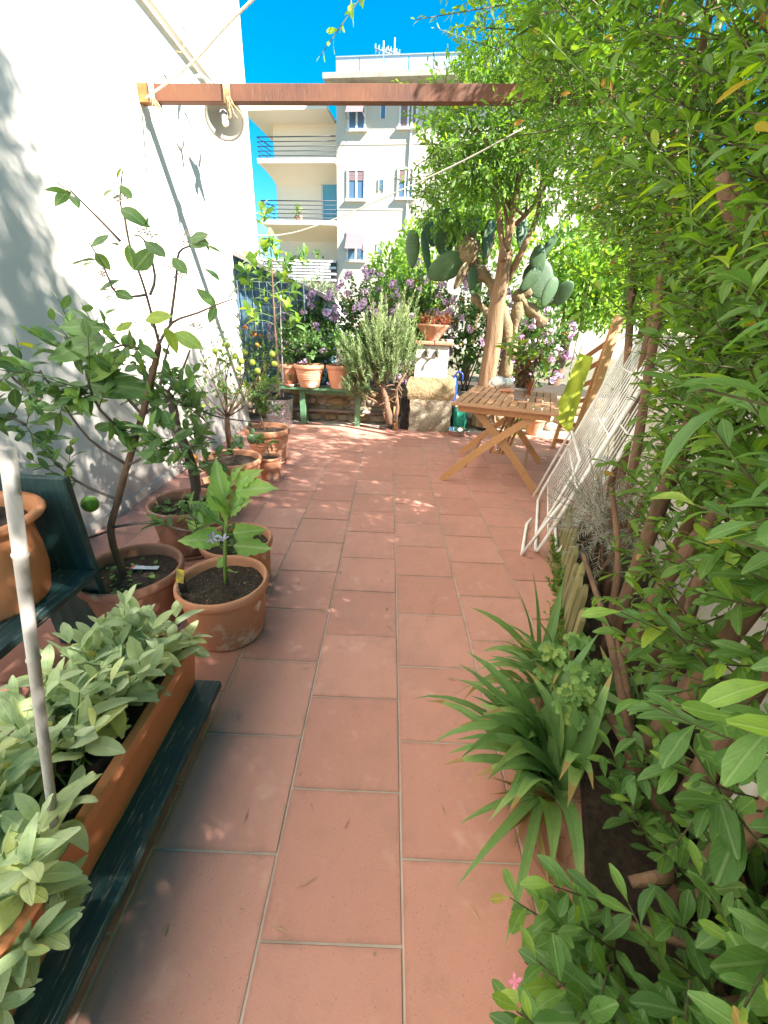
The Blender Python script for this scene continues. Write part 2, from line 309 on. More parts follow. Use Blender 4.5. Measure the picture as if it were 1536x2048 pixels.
# ------------------------------------------------------------------ mesh building
WL = {}
def root(name, label, cat, loc=(0, 0, 0), group=None, rz=0.0):
    o = bpy.data.objects.new(name, None); COL.objects.link(o); o.location = tuple(loc); o.rotation_euler = (0, 0, rz)
    o.empty_display_size = .1
    o['label'] = label; o['category'] = cat
    if group: o['group'] = group
    WL[o.name] = np.array(loc, float); return o
def tag(o, label, cat, group=None):
    o['label'] = label; o['category'] = cat
    if group: o['group'] = group
    return o
class MB:
    def __init__(s): s.v = []; s.f = []; s.sm = []
    def add(s, v, f, smooth=True):
        k = len(s.v); s.v += [tuple(map(float, q)) for q in v]; s.f += [tuple(k + i for i in q) for q in f]; s.sm += [smooth] * len(f); return s
    def box(s, a, b, R=None, c=None, bev=0.0):
        a = np.array(a, float); b = np.array(b, float); lo = np.minimum(a, b); hi = np.maximum(a, b)
        if bev <= 0:
            v = [(x, y, z) for x in (lo[0], hi[0]) for y in (lo[1], hi[1]) for z in (lo[2], hi[2])]
            f = [(0, 1, 3, 2), (4, 6, 7, 5), (0, 4, 5, 1), (2, 3, 7, 6), (0, 2, 6, 4), (1, 5, 7, 3)]
        else:
            v = []; f = []
            L = [(lo[2], bev), (lo[2] + bev, 0), (hi[2] - bev, 0), (hi[2], bev)]
            for z, i in L:
                q = bev
                v += [(lo[0] + q, lo[1] + i, z), (hi[0] - q, lo[1] + i, z), (hi[0] - i, lo[1] + q, z), (hi[0] - i, hi[1] - q, z),
                      (hi[0] - q, hi[1] - i, z), (lo[0] + q, hi[1] - i, z), (lo[0] + i, hi[1] - q, z), (lo[0] + i, lo[1] + q, z)]
            for k in range(3):
                for i in range(8): f.append((k * 8 + i, k * 8 + (i + 1) % 8, k * 8 + 8 + (i + 1) % 8, k * 8 + 8 + i))
            f.append(tuple(range(7, -1, -1))); f.append(tuple(range(24, 32)))
        v = np.array(v)
        if R is not None: v = v @ np.array(R).T
        if c is not None: v = v + np.array(c)
        return s.add(v, f, False)
    def beam(s, p, q, wd, th, upv=(0, 0, 1), bev=0.0):
        p = np.array(p, float); q = np.array(q, float); y = unit(q - p); x = unit(np.cross(y, upv)); z = np.cross(x, y)
        L = np.linalg.norm(q - p)
        return s.box((-wd / 2, 0, -th / 2), (wd / 2, L, th / 2), np.stack([x, y, z], 1), p, bev)
    def tube(s, pts, r, n=8, cap=True, jit=0.0):
        P = np.array(pts, float); k = len(P); r = np.broadcast_to(np.array(r, float), (k,)) if np.ndim(r) < 2 else r
        T = np.zeros_like(P); T[1:-1] = P[2:] - P[:-2]; T[0] = P[1] - P[0]; T[-1] = P[-1] - P[-2]; T = unit(T)
        a = np.array([0, 0, 1.0]) if abs(T[0][2]) < .9 else np.array([1.0, 0, 0])
        x = unit(np.cross(T[0], a)); V = []
        for i in range(k):
            x = unit(x - T[i] * (x @ T[i])); y = np.cross(T[i], x)
            for j in range(n):
                t = 2 * math.pi * j / n; rr = r[i] * (1 + (random.uniform(-jit, jit) if jit else 0))
                V.append(P[i] + rr * (math.cos(t) * x + math.sin(t) * y))
        F = [(i * n + j, i * n + (j + 1) % n, (i + 1) * n + (j + 1) % n, (i + 1) * n + j) for i in range(k - 1) for j in range(n)]
        if cap: F += [tuple(range(n - 1, -1, -1)), tuple((k - 1) * n + j for j in range(n))]
        return s.add(V, F, True)
    def lathe(s, prof, c=(0, 0, 0), n=36, jit=0.0):
        c = np.array(c, float); V = []; k = len(prof)
        for (r, z) in prof:
            for j in range(n):
                t = 2 * math.pi * j / n; V.append(c + (r * math.cos(t), r * math.sin(t), z + (random.uniform(-jit, jit) if jit else 0)))
        F = [(i * n + j, i * n + (j + 1) % n, (i + 1) * n + (j + 1) % n, (i + 1) * n + j) for i in range(k - 1) for j in range(n)]
        return s.add(V, F, True)
    def disc(s, c, r, n=28, rings=6, jit=.006, dome=0.0):
        c = np.array(c, float); V = [c + (0, 0, dome)]; F = []
        for i in range(1, rings + 1):
            q = i / rings
            for j in range(n):
                t = 2 * math.pi * j / n; V.append(c + (r * q * math.cos(t), r * q * math.sin(t), dome * (1 - q * q) + random.uniform(-jit, jit)))
        for j in range(n): F.append((0, 1 + j, 1 + (j + 1) % n))
        for i in range(rings - 1):
            for j in range(n): F.append((1 + i * n + j, 1 + (i + 1) * n + j, 1 + (i + 1) * n + (j + 1) % n, 1 + i * n + (j + 1) % n))
        return s.add(V, F, True)
    def ell(s, c, rx, ry, rz, R=None, n=14, m=8, shape=None, jit=0.0):
        V = []; F = []
        for i in range(m + 1):
            ph = math.pi * i / m
            for j in range(n):
                t = 2 * math.pi * j / n
                v = np.array([math.sin(ph) * math.cos(t) * rx, math.sin(ph) * math.sin(t) * ry, -math.cos(ph) * rz])
                if shape: v = shape(v)
                if jit: v = v * (1 + random.uniform(-jit, jit))
                V.append(v)
        V = np.array(V)
        if R is not None: V = V @ np.array(R).T
        V = V + np.array(c)
        F = [(i * n + j, i * n + (j + 1) % n, (i + 1) * n + (j + 1) % n, (i + 1) * n + j) for i in range(m) for j in range(n)]
        return s.add(V, F, True)
    def prism(s, poly, z0, z1):
        n = len(poly); V = [(x, y, z0) for x, y in poly] + [(x, y, z1) for x, y in poly]
        F = [(i, (i + 1) % n, n + (i + 1) % n, n + i) for i in range(n)] + [tuple(range(n - 1, -1, -1)), tuple(range(n, 2 * n))]
        return s.add(V, F, False)
    def build(s, name, mat, parent=None, world=True, kind=None):
        me = bpy.data.meshes.new(name)
        V = np.array(s.v); org = np.zeros(3)
        if parent is not None:
            org = WL[parent.name]
            if world: V = V - org
        me.from_pydata(V.tolist(), [], s.f); me.polygons.foreach_set('use_smooth', s.sm)
        me.materials.append(mat if not isinstance(mat, str) else M[mat]); me.update()
        o = bpy.data.objects.new(name, me); COL.objects.link(o)
        if parent is not None: o.parent = parent
        WL[o.name] = org
        if kind: o['kind'] = kind
        return o
def single(mb, name, mat, label, cat, group=None):
    """a thing that is one mesh: origin at its base centre"""
    V = np.array(mb.v); c = (V.min(0) + V.max(0)) / 2; c[2] = V[:, 2].min()
    mb.v = [tuple(q) for q in (V - c)]
    o = mb.build(name, mat); o.location = tuple(c); WL[o.name] = c
    return tag(o, label, cat, group)
def smooth_path(pts, k=4):
    P = [np.array(p, float) for p in pts]
    if len(P) < 3: return P
    out = []
    for i in range(len(P) - 1):
        p0 = P[max(i - 1, 0)]; p1 = P[i]; p2 = P[i + 1]; p3 = P[min(i + 2, len(P) - 1)]
        for j in range(k):
            t = j / k
            out.append(.5 * ((2 * p1) + (-p0 + p2) * t + (2 * p0 - 5 * p1 + 4 * p2 - p3) * t * t + (-p0 + 3 * p1 - 3 * p2 + p3) * t ** 3))
    out.append(P[-1]); return out
def lerp_r(n, a, b): return np.linspace(a, b, n)

# ------------------------------------------------------------------ leaves
def tmpl(kind, bend=.15, fold=.12):
    """unit leaf along +Y, width along X, top +Z: verts, quads, uv"""
    P = dict(obl=(.19, [.04, .30, .58, .88, 1.0, .86, .22]), oval=(.25, [.06, .62, .93, 1.0, .90, .60, .06]), lance=(.20, [.12, .66, .93, 1.0, .93, .68, .16]),
             round=(.46, [.15, .75, 1.0, .95, .6]), needle=(.085, [.6, 1.0, .2]), lin=(.035, [.5, 1.0, .8, .1]), far=(.20, [.1, 1.0, .1]))
    if kind == 'lobed':
        wd = .30; prof = [.03, .45, .95, .80, 1.0, .72, .80, .50, .45, .18, .02]
    elif kind == 'ger':
        wd = .55; prof = [.25, .8, .62, 1.0, .78, .9, .45, .5, .12]
    else: wd, prof = P[kind]
    k = len(prof); V = []; UV = []
    for i, q in enumerate(prof):
        t = i / (k - 1); z = -bend * t * t
        wob = (.02 * (-1) ** i) if kind in ('lobed', 'ger') else 0
        h = wd * q
        V += [(-h, t, z + fold * h + wob), (0, t, z), (h, t, z + fold * h - wob)]
        UV += [(.5 - .5 * q, t), (.5, t), (.5 + .5 * q, t)]
    F = []
    for i in range(k - 1):
        a = 3 * i; F += [(a, a + 1, a + 4, a + 3), (a + 1, a + 2, a + 5, a + 4)]
    if kind in ('needle', 'far'):   # flat strip, two columns
        V = [V[i] for i in range(len(V)) if i % 3 != 1]; UV = [UV[i] for i in range(len(UV)) if i % 3 != 1]
        F = [(2 * i, 2 * i + 1, 2 * i + 3, 2 * i + 2) for i in range(k - 1)]
    return np.array(V, float), np.array(F, int), np.array(UV, float)
def frames(D, U):
    Y = unit(D); X = np.cross(Y, U); l = np.linalg.norm(X, axis=1, keepdims=True)
    X = np.where(l < 1e-4, np.array([[1.0, 0, 0]]), X); X = unit(X); Z = np.cross(X, Y)
    return np.stack([X, Y, Z], 2)          # columns
def fill_mesh(me, V, F, UV, R, mat, smooth=True):
    nv, nf = len(V), len(F)
    me.vertices.add(nv); me.vertices.foreach_set('co', V.astype(np.float32).ravel())
    me.loops.add(nf * 4); me.loops.foreach_set('vertex_index', F.astype(np.int32).ravel())
    me.polygons.add(nf); me.polygons.foreach_set('loop_start', np.arange(0, nf * 4, 4, dtype=np.int32))
    me.polygons.foreach_set('use_smooth', np.full(nf, smooth))
    uv = me.uv_layers.new(name='UVMap'); uv.data.foreach_set('uv', UV[F.ravel()].astype(np.float32).ravel())
    at = me.attributes.new('rnd', 'FLOAT', 'POINT'); at.data.foreach_set('value', R.astype(np.float32))
    me.materials.append(mat); me.update(calc_edges=True); me.validate()
def leafmesh(parent, kind, mat, P, D, U, Sz, R, name='foliage', bend=.15, fold=.12):
    if len(P) == 0: return None
    nb = 3; FR = frames(D, U); Vs = []; Fs = []; UVs = []; Rs = []; off = 0
    sel = rng.integers(0, nb, len(P))
    for b in range(nb):
        idx = np.where(sel == b)[0]
        if len(idx) == 0: continue
        V, F, UV = tmpl(kind, bend * (.3 + b * .8), fold * (.5 + b * .7))
        W_ = np.einsum('nij,kj->nki', FR[idx], V) * Sz[idx][:, None, None] + P[idx][:, None, :]
        n, k = len(idx), len(V)
        Vs.append(W_.reshape(-1, 3)); Fs.append((F[None] + (np.arange(n) * k)[:, None, None]).reshape(-1, 4) + off)
        UVs.append(np.tile(UV, (n, 1))); Rs.append(np.repeat(R[idx], k)); off += n * k
    me = bpy.data.meshes.new(name); org = WL[parent.name]
    fill_mesh(me, np.concatenate(Vs) - org, np.concatenate(Fs), np.concatenate(UVs), np.concatenate(Rs), M[mat])
    o = bpy.data.objects.new(name, me); COL.objects.link(o); o.parent = parent; o['kind'] = 'stuff'; WL[o.name] = org
    return o
_cache = {}
def leafobjs(parent, kind, mat, P, D, U, Sz, R, name='leaf', bend=.15, fold=.12):
    FR = frames(D, U); org = WL[parent.name]; RR = np.clip(R, 0, .999)
    for i in range(len(P)):
        b = int(RR[i] * 8); v = random.randrange(3); key = (kind, mat, b, v, bend, fold)
        me = _cache.get(key)
        if me is None:
            V, F, UV = tmpl(kind, bend * (.2 + v * .9), fold * (.4 + v * .8))
            V = V + np.stack([np.zeros(len(V)), np.zeros(len(V)), rng.normal(0, .012, len(V))], 1)
            me = bpy.data.meshes.new(name); fill_mesh(me, V, F, UV, np.full(len(V), (b + .5) / 8), M[mat]); _cache[key] = me
        o = bpy.data.objects.new(name, me); COL.objects.link(o); o.parent = parent
        f = FR[i] * Sz[i]; p = P[i] - org
        o.matrix_basis = Matrix(((f[0, 0], f[0, 1], f[0, 2], p[0]), (f[1, 0], f[1, 1], f[1, 2], p[1]), (f[2, 0], f[2, 1], f[2, 2], p[2]), (0, 0, 0, 1)))
def px_of(P):
    d = P - CAM; z = d @ fw; z_ = np.where(np.abs(z) < 1e-6, 1e-6, z)
    return 768 + FPX * (d @ rt) / z_, 1024 - FPX * (d @ up) / z_, z
def leaves(parent, kind, mat, L, nobj=280, name='leaf', bend=.15, fold=.12):
    """the largest leaves in view as objects of their own, the rest joined"""
    P, D, U, Sz, R = L
    x, y, z = px_of(P); vis = (x > -40) & (x < 1576) & (y > -40) & (y < 2090) & (z > .1)
    big = np.where(vis, Sz / np.maximum(np.linalg.norm(P - CAM, axis=1), .1), -1)
    o = np.argsort(-big); k = min(nobj, int((big > .012).sum()))
    a, b = o[:k], o[k:]
    leafobjs(parent, kind, mat, P[a], D[a], U[a], Sz[a], R[a], name, bend, fold)
    leafmesh(parent, kind, mat, P[b], D[b], U[b], Sz[b], R[b], 'foliage', bend, fold)
def cat(Ls): return [np.concatenate([l[i] for l in Ls]) for i in range(5)]
GA = 2.39996
def twigs(P, D, L, n, size, ang=.9, upb=.35, tipang=.35, droop=.0, sz_j=.25, t0=.12, tiprnd=.75, opposite=False, flat=.6):
    """leafy shoots: start points, directions, lengths -> leaf arrays and shoot polylines"""
    T = len(P); D = unit(D); K = 5
    acc = np.array([0, 0, upb - droop])
    pts = [P + D * (L * t)[:, None] + acc * ((L * t * t)[:, None]) for t in np.linspace(0, 1, K)]
    a = unit(np.cross(D, np.array([.3, .2, 1.0]))); b = np.cross(D, a)
    ph0 = rng.uniform(0, 6.28, T); out = []
    for k in range(n):
        t = t0 + (1 - t0) * (k / max(n - 1, 1)) if not opposite else t0 + (1 - t0) * ((k // 2) / max(n // 2 - 1, 1))
        ax = unit(D + acc * 2 * t)
        p = P + D * (L * t)[:, None] + acc * ((L * t * t)[:, None])
        ph = ph0 + (k * GA if not opposite else (k // 2) * 1.571 + (k % 2) * 3.1416) + rng.normal(0, .25, T)
        rd = np.cos(ph)[:, None] * a + np.sin(ph)[:, None] * b
        an = ang + (tipang - ang) * t ** 2 + rng.normal(0, .15, T)
        d = unit(np.cos(an)[:, None] * ax + np.sin(an)[:, None] * rd)
        U = unit(np.cross(np.cross(d, ax), d) * .5 + np.array([0, 0, flat]) + rng.normal(0, .22, (T, 3)))
        s = size * (1.0 - .38 * t ** 3) * rng.uniform(1 - sz_j, 1 + sz_j, T) * (.75 + .25 * min(1, t * 3))
        r = np.clip(rng.beta(1.6, 2.4, T) * .84 + (.0 if t < tiprnd else .28 * (t - tiprnd) / (1 - tiprnd + 1e-6)), 0, .97)
        out.append((p, d, U, s, r))
    return cat(out), pts
def twigmesh(parent, pts, r0, r1, mat='twig', name='twigs'):
    T = len(pts[0]); K = len(pts); n = 3; P = np.stack(pts, 1)
    Tn = unit(P[:, -1] - P[:, 0]); x = unit(np.cross(Tn, np.array([.31, .17, .9]))); y = np.cross(Tn, x)
    rr = np.linspace(r0, r1, K); V = np.zeros((T, K, n, 3))
    for j in range(n):
        t = 2 * math.pi * j / n; V[:, :, j] = P + (math.cos(t) * x + math.sin(t) * y)[:, None] * rr[None, :, None]
    F = np.array([(i * n + j, i * n + (j + 1) % n, (i + 1) * n + (j + 1) % n, (i + 1) * n + j) for i in range(K - 1) for j in range(n)])
    F = (F[None] + (np.arange(T) * K * n)[:, None, None]).reshape(-1, 4); V = V.reshape(-1, 3)
    me = bpy.data.meshes.new(name); org = WL[parent.name]
    fill_mesh(me, V - org, F, np.zeros((len(V), 2)), np.zeros(len(V)), M[mat])
    o = bpy.data.objects.new(name, me); COL.objects.link(o); o.parent = parent; o['kind'] = 'stuff'; WL[o.name] = org
    return o
def rdir(n): return unit(rng.normal(size=(n, 3)))

# ================================================================== SETTING
def struct(mb, name, mat):
    o = mb.build(name, mat); o['kind'] = 'structure'; return o
struct(MB().box((-400, -300, -.3), (400, 700, -.06)), 'ground', 'ground')
floor = struct(MB().box((-1.885, -7, -.058), (2.6, 5.78, -.0035)), 'terrace_floor', 'grout')
tile_me = MB().box((-S / 2 + .0028, -S / 2 + .0028, -.02), (S / 2 - .0028, S / 2 - .0028, .0), bev=.0016)
XJ, YJ = .272 * S, 1.196 * S
first = None
for i in range(-6, 7):
    for j in range(-4, 17):
        cx = XJ + (i + .5) * S; cy = YJ + (j + .5 + (.5 if i % 2 == 0 else 0)) * S
        if cx > 2.4 or cx < -1.85 or cy > 5.62 or cy < .1: continue
        if NW[:2] @ np.array([cx, cy]) > .62 and cy < 3.6: continue
        if first is None:
            first = tile_me.build('tile', 'tile', floor, world=False); o = first
        else:
            o = first.copy(); COL.objects.link(o); o.parent = floor
        o.location = (cx, cy, random.uniform(-.0018, .0014)); o.rotation_euler = (random.gauss(0, .0012), random.gauss(0, .0012), random.gauss(0, .0015))
# planting bed on the right, along the garden wall
bedpts = [W(.36, -1.2), W(.36, .3), W(.375, 1.2), W(.345, 2.2), W(.36, 3.0), W(.90, 3.0), W(.90, -1.2)]
bm_ = MB().prism([(p[0], p[1]) for p in bedpts], .003, .05)
struct(bm_, 'planting_bed', 'soil')
# soil strip behind the low wall
struct(MB().box((-2.6, 6.02, -.05), (3.4, 7.6, .42)), 'raised_bed', 'soil')

# ================================================================== BUILDINGS
hw = root('house', 'cream plastered house wall rising on the left of the terrace', 'house', (-1.88, 2, 0))
MB().box((-4.5, -9, -.06), (-1.88, 5.42, 7.5)).build('wall', 'wall', hw)
MB().box((-1.879, -3, 0.0), (-1.868, 5.42, .07)).build('skirting', 'wall', hw)
for q in [(445, 277), (330, 150), (367, 55)]:
    p = gx(*q, -1.88); MB().beam(p - (0, .03, 0), p + (.02, .03, 0), .015, .012).build('hook', 'zinc', hw)
h2 = root('house', 'sunlit white house wall behind the blue shed', 'house', (-2.9, 9, 0))
MB().box((-7, 7.6, -.06), (-2.90, 10.0, 9)).build('wall', 'wall_b', h2)

# far apartment block -------------------------------------------------
PHI = rad(8); FN = np.array([-math.sin(PHI), -math.cos(PHI), 0]); FU = np.array([math.cos(PHI), -math.sin(PHI), 0])
F0 = gy(674, 400, 28.0); F0[2] = 0
def fac(px, py, back=0.0):
    p = gp(px, py, F0 - FN * back, FN); d = p - F0; return np.array([d @ FU, d[2]])     # (u, z) on the facade plane
def fpt(u, z, o=0.0): return F0 + FU * u + np.array([0, 0, z]) + FN * o                # o = out of the wall
def fbox(mb, u0, u1, z0, z1, o0, o1, bev=0.0):
    R = np.stack([FU, -FN, [0, 0, 1]], 1)
    return mb.box((u0, -o1, z0), (u1, -o0, z1), R, F0, bev)
ap = root('apartment_block', 'cream apartment block with balconies and mauve blinds, far behind the garden', 'building', F0)
ztop = fac(690, 172)[1]
fbox(MB(), 0, 18, -.06, ztop, -9, 0).build('wall', 'facade', ap)
uL = fac(548, 300, 1.6)[0]
fbox(MB(), uL, -.002, -.06, ztop - .9, -9, -1.6).build('recessed_wall', 'facade_lift', ap)
e = fbox(MB(), -.5, 18.5, ztop, ztop + .22, -9.4, .75).build('roof_eave', 'roof', ap)
fbox(MB(), uL - 1.0, -.52, ztop - .9, ztop - .7, -9, 0.1).build('roof_eave', 'facade_lift', ap)
for k in range(12):
    fbox(MB(), .0 + k * 1.25, .0 + k * 1.25 + 1.2, ztop + .23, ztop + 1.05, -.02, .0).build('parapet_pane', 'parapet', ap)
fbox(MB(), 0, 16, ztop + 1.06, ztop + 1.10, -.04, .04).build('parapet_rail', 'wire', ap)
def window(px0, py0, px1, py1, blind, tilt=False):
    a = fac(px0, py1); b = fac(px1, py0); u0_, z0_ = a; u1_, z1_ = b
    wobj = fbox(MB(), u0_ + .10, u1_ - .10, z0_ + .10, z1_ - .10, .004, .02).build('window', 'glass', ap)
    fr = MB()
    fbox(fr, u0_, u0_ + .1, z0_, z1_, .0, .07); fbox(fr, u1_ - .1, u1_, z0_, z1_, .0, .07)
    fbox(fr, u0_ + .1, u1_ - .1, z1_ - .1, z1_, .0, .07); um = (u0_ + u1_) / 2
    fbox(fr, um - .05, um + .05, z0_ + .05, z1_ - .1, .0, .05)
    fr.build('frame', 'win_frame', wobj)
    fbox(MB(), u0_ - .08, u1_ + .08, z0_ - .06, z0_ + .05, .0, .16).build('sill', 'slab', wobj)
    zb = z1_ - .1 - (z1_ - z0_ - .2) * blind
    bl = MB()
    if not tilt:
        n = max(3, int((z1_ - zb) / .12)); dz = (z1_ - .1 - zb) / n
        for i in range(n): fbox(bl, u0_ + .1, u1_ - .1, zb + i * dz + .012, zb + (i + 1) * dz, .022, .045)
        fbox(bl, u0_ + .1, u1_ - .1, zb, z1_ - .1, .021, .03)
    else:
        R = None; n = 9
        for i in range(n):
            t0_, t1_ = i / n, (i + .93) / n
            z0b = z1_ - .1 + (zb - z1_ + .1) * t1_; z1b = z1_ - .1 + (zb - z1_ + .1) * t0_
            oo0 = .08 + .62 * t0_; oo1 = .08 + .62 * t1_
            v = [fpt(u0_ + .05, z1b, oo0), fpt(u1_ - .05, z1b, oo0), fpt(u1_ - .05, z0b, oo1), fpt(u0_ + .05, z0b, oo1)]
            v2 = [q - FN * .03 for q in v]
            bl.add(v + v2, [(0, 1, 2, 3), (7, 6, 5, 4), (0, 4, 5, 1), (1, 5, 6, 2), (2, 6, 7, 3), (3, 7, 4, 0)], False)
        for uu in (u0_ + .05, u1_ - .05):
            bl.beam(fpt(uu, zb + .01, .70), fpt(uu, zb - .06, .05), .03, .03)
    bl.build('blind', 'mauve', wobj)
fbox(MB(), 4.0, 4.1, .0, ztop, .001, .09).build('downpipe', 'slab', ap)
for pyc in (290, 420): 
    zc = fac(700, pyc)[1]; fbox(MB(), .003, 18, zc, zc + .05, .0, .02).build('string_course', 'facade', ap)
window(695, 190, 733, 262, .66, True)
window(797, 190, 838, 258, 1.0)
window(694, 337, 732, 401, .36)
window(793, 335, 830, 398, .48)
window(693, 463, 731, 522, .66, True)
window(905, 330, 938, 396, .5); window(905, 180, 938, 256, .6); window(800, 465, 835, 520, .4)
for (a, b_, c, d) in [(762, 212, 771, 237), (758, 360, 767, 380), (755, 488, 764, 505)]:
    u_, z_ = fac(a, d); u2, z2 = fac(c, b_); w_ = fbox(MB(), u_, u2, z_, z2, .004, .03).build('window', 'glass', ap)
    fr = MB(); fbox(fr, u_ - .05, u_, z_ - .05, z2 + .05, 0, .05); fbox(fr, u2, u2 + .05, z_ - .05, z2 + .05, 0, .05); fr.build('frame', 'slab', w_)
def balcony(pl, pyl, pyr, rail=True):
    """slab over the recessed wall: front lies about flush with the main block"""
    uA, zA = fac(pl, pyl); zT = fac(670, pyr)[1]; zT = (zT + zA) / 2
    uB = -.004; b = MB()
    poly = [(uA, .25), (uB, .25), (uB, -1.6), (uL + .1, -1.6), (uL - .05, -1.2)]
    V = [fpt(u, zT, o) for u, o in poly] + [fpt(u, zT - .22, o) for u, o in poly]; n = len(poly)
    b.add(V, [tuple(range(n)), tuple(range(2 * n - 1, n - 1, -1))] + [(i, n + i, n + (i + 1) % n, (i + 1) % n) for i in range(n)], False)
    sl = b.build('balcony', 'slab', ap)
    # curved soffit tapering to the wall
    s_ = MB(); K = 8; V = []
    for i in range(K + 1):
        t = i / K; o = .22 - 1.85 * t; zz = zT - .221 - .55 * t ** 2; ul = uA + (uL + .05 - uA) * t ** 1.3
        V += [fpt(ul, zz, o), fpt(uB, zz, o)]
    s_.add(V, [(2 * i, 2 * i + 2, 2 * i + 3, 2 * i + 1) for i in range(K)]); s_.build('soffit', 'facade_lift', sl)
    if rail:
        h = .92
        for k in range(5):
            r_ = MB(); z = zT + .12 + k * (h - .12) / 4
            r_.tube([fpt(uB, z, .18), fpt(uA + .05, z, .18), fpt(uL, z, -1.2)], .028 if k == 4 else .02, 5); r_.build('rail', 'iron', sl)
        for k in range(5):
            u_ = uA + .05 + (uB - uA - .1) * k / 4
            MB().beam(fpt(u_, zT - .05, .18), fpt(u_, zT + h, .18), .035, .035).build('rail_post', 'iron', sl)
    return zT, sl
z1, _ = balcony(518, 322, 316); z2_, slab2 = balcony(526, 446, 438); 
uA3, zA3 = fac(560, 520)
dd = fac(646, 372, 1.6), fac(670, 432, 1.6)
fbox(MB(), dd[0][0], -.05, z2_, dd[0][1] + 1.0, -1.6, -1.54).build('balcony_door', 'glass_t', ap)
fbox(MB(), dd[0][0] - .10, dd[0][0], z2_, z1 - .3, -1.6, -1.5).build('downpipe', 'slab', ap)
# ground floor terrace parapet made of white blocks
u3a, z3a = fac(575, 562); u3b, z3b = fac(672, 522)
rows = 7; dz = (z3b - z3a) / rows
pr_ = fbox(MB(), u3a - 3, -.01, z3a, z3b - .02, .10, .14).build('terrace_parapet', 'iron', ap)
for r_ in range(rows):
    for k in range(9):
        u_ = u3a - 3 + (k + (.5 if r_ % 2 else 0)) * (-u3a + 3) / 9
        if u_ + .5 > -.02: continue
        fbox(MB(), u_, min(u_ + (-u3a + 3) / 9 - .05, -.02), z3a + r_ * dz + .05, z3a + (r_ + 1) * dz, .14, .25).build('block', 'slab', pr_)
# pot plants on the balconies
def tiny_plant(u, z, o, mat='L_far', lab='', h=.7, grp=None):
    p = fpt(u, z, o); r_ = root('balcony_plant', lab, 'plant', p)
    MB().lathe([(.0, 0), (.16, 0), (.21, .3), (.18, .3), (.0, .27)], p, 14).build('pot', 'pot', r_)
    n = 40; L = (p + np.array([0, 0, .3]) + rng.normal(0, .16, (n, 3)) + np.array([0, 0, h * .5]), rdir(n), rdir(n), np.full(n, .22), rng.uniform(0, .8, n))
    leafmesh(r_, 'far', mat, *[np.array(x) for x in L])
    MB().tube([p + (0, 0, .25), p + (.03, 0, .3 + h * .6)], .02, 5).build('stem', 'bark', r_)
u_, _z = fac(594, 430); tiny_plant(u_, z2_ + .001, -.3, lab='terracotta pot plant on the middle balcony behind its railing')
for px_, lb in ((602, 'dark green plant over the white block parapet, left one'), (633, 'dark green plant over the white block parapet, right one')):
    u_, _z = fac(px_, 530); tiny_plant(u_, z3b - .3, -.25, 'L_ger', lb, .6)
# aerials
def aerial(px_, pyb, pyt, lab, arms):
    u_, zb = fac(px_, pyb, 3.0); zt = fac(px_, pyt, 3.0)[1]; p = fpt(u_, ztop + .2, -3.0)
    r_ = root('roof_aerial', lab, 'antenna', p); q = fpt(u_, zt, -3.0)
    MB().tube([p, q], .05, 6).build('mast', 'wire', r_)
    for (f, l, tl) in arms:
        c = p + (q - p) * f; a = MB(); d = FU * l / 2 + np.array([0, 0, tl])
        a.tube([c - d, c + d], .035, 5); dn = unit(np.cross(d, [0, 0, 1]))
        for k in range(5):
            m = c - d + 2 * d * (k + .3) / 5; a.tube([m - dn * .3, m + dn * .3], .02, 4); a.tube([m - np.array([0, 0, .2]), m + np.array([0, 0, .2])], .02, 4)
        a.build('boom', 'wire', r_)
aerial(766, 128, 82, 'taller roof aerial with a broad upper boom on the apartment block', [(.85, 1.0, -.15), (.55, .6, .1), (.2, 1.0, -.1)])
aerial(788, 122, 76, 'thinner roof aerial with crossed booms, right of the taller one', [(.8, .8, -.1), (.35, 1.1, -.15)])
# distant teal-glazed block
dp = gy(540, 480, 46); db = root('distant_block', 'pale teal glazed block seen through the gap beside the house', 'building', (dp[0], 46, 0))
MB().box((dp[0] - 9, 46, -.06), (dp[0] + 2.2, 56, dp[2] + 1.2)).build('wall', 'glass_t', db)
for k in range(5):
    MB().box((dp[0] - 9, 45.4, .6 + k * 1.35), (dp[0] + 2.3, 45.999, .75 + k * 1.35)).build('floor_slab', 'slab', db)
    for q in range(6): MB().box((dp[0] - 9 + q * 2.0, 45.88, .76 + k * 1.35), (dp[0] - 8.9 + q * 2.0, 45.998, 1.94 + k * 1.35)).build('mullion', 'slab', db)

# blue shed behind a wire grid
sp = root('garden_shed', 'blue sheet-metal shed with sloping grey roof at the end of the house', 'shed', (-1.9, 6.6, 0))
tl = gy(455, 492, 6.5); trr = gy(640, 585, 6.5)
sh = MB(); V = [(tl[0] - .3, 6.5, -.06), (trr[0], 6.5, -.06), (trr[0], 6.5, trr[2]), (tl[0] - .3, 6.5, tl[2] + .08)]
V2 = [(x, 8.2, z) for x, y, z in V]
sh.add(V + V2, [(0, 1, 2, 3), (7, 6, 5, 4), (1, 5, 6, 2), (0, 3, 7, 4)], False); sh.build('sheet_wall', 'blue_metal', sp)
for k in range(16):
    x = tl[0] - .25 + k * (trr[0] - tl[0] + .2) / 16; zz = tl[2] + .05 + (trr[2] - tl[2]) * (x - tl[0]) / (trr[0] - tl[0])
    MB().box((x - .008, 6.485, 0), (x + .008, 6.499, zz - .03)).build('sheet_rib', 'blue_metal', sp)
rf = MB(); o_ = np.array([0, 0, .055]); a = np.array([tl[0] - .4, 6.3, tl[2] + .13]); b = np.array([trr[0] + .1, 6.3, trr[2] - .03]); c = np.array([0, 2.0, .0])
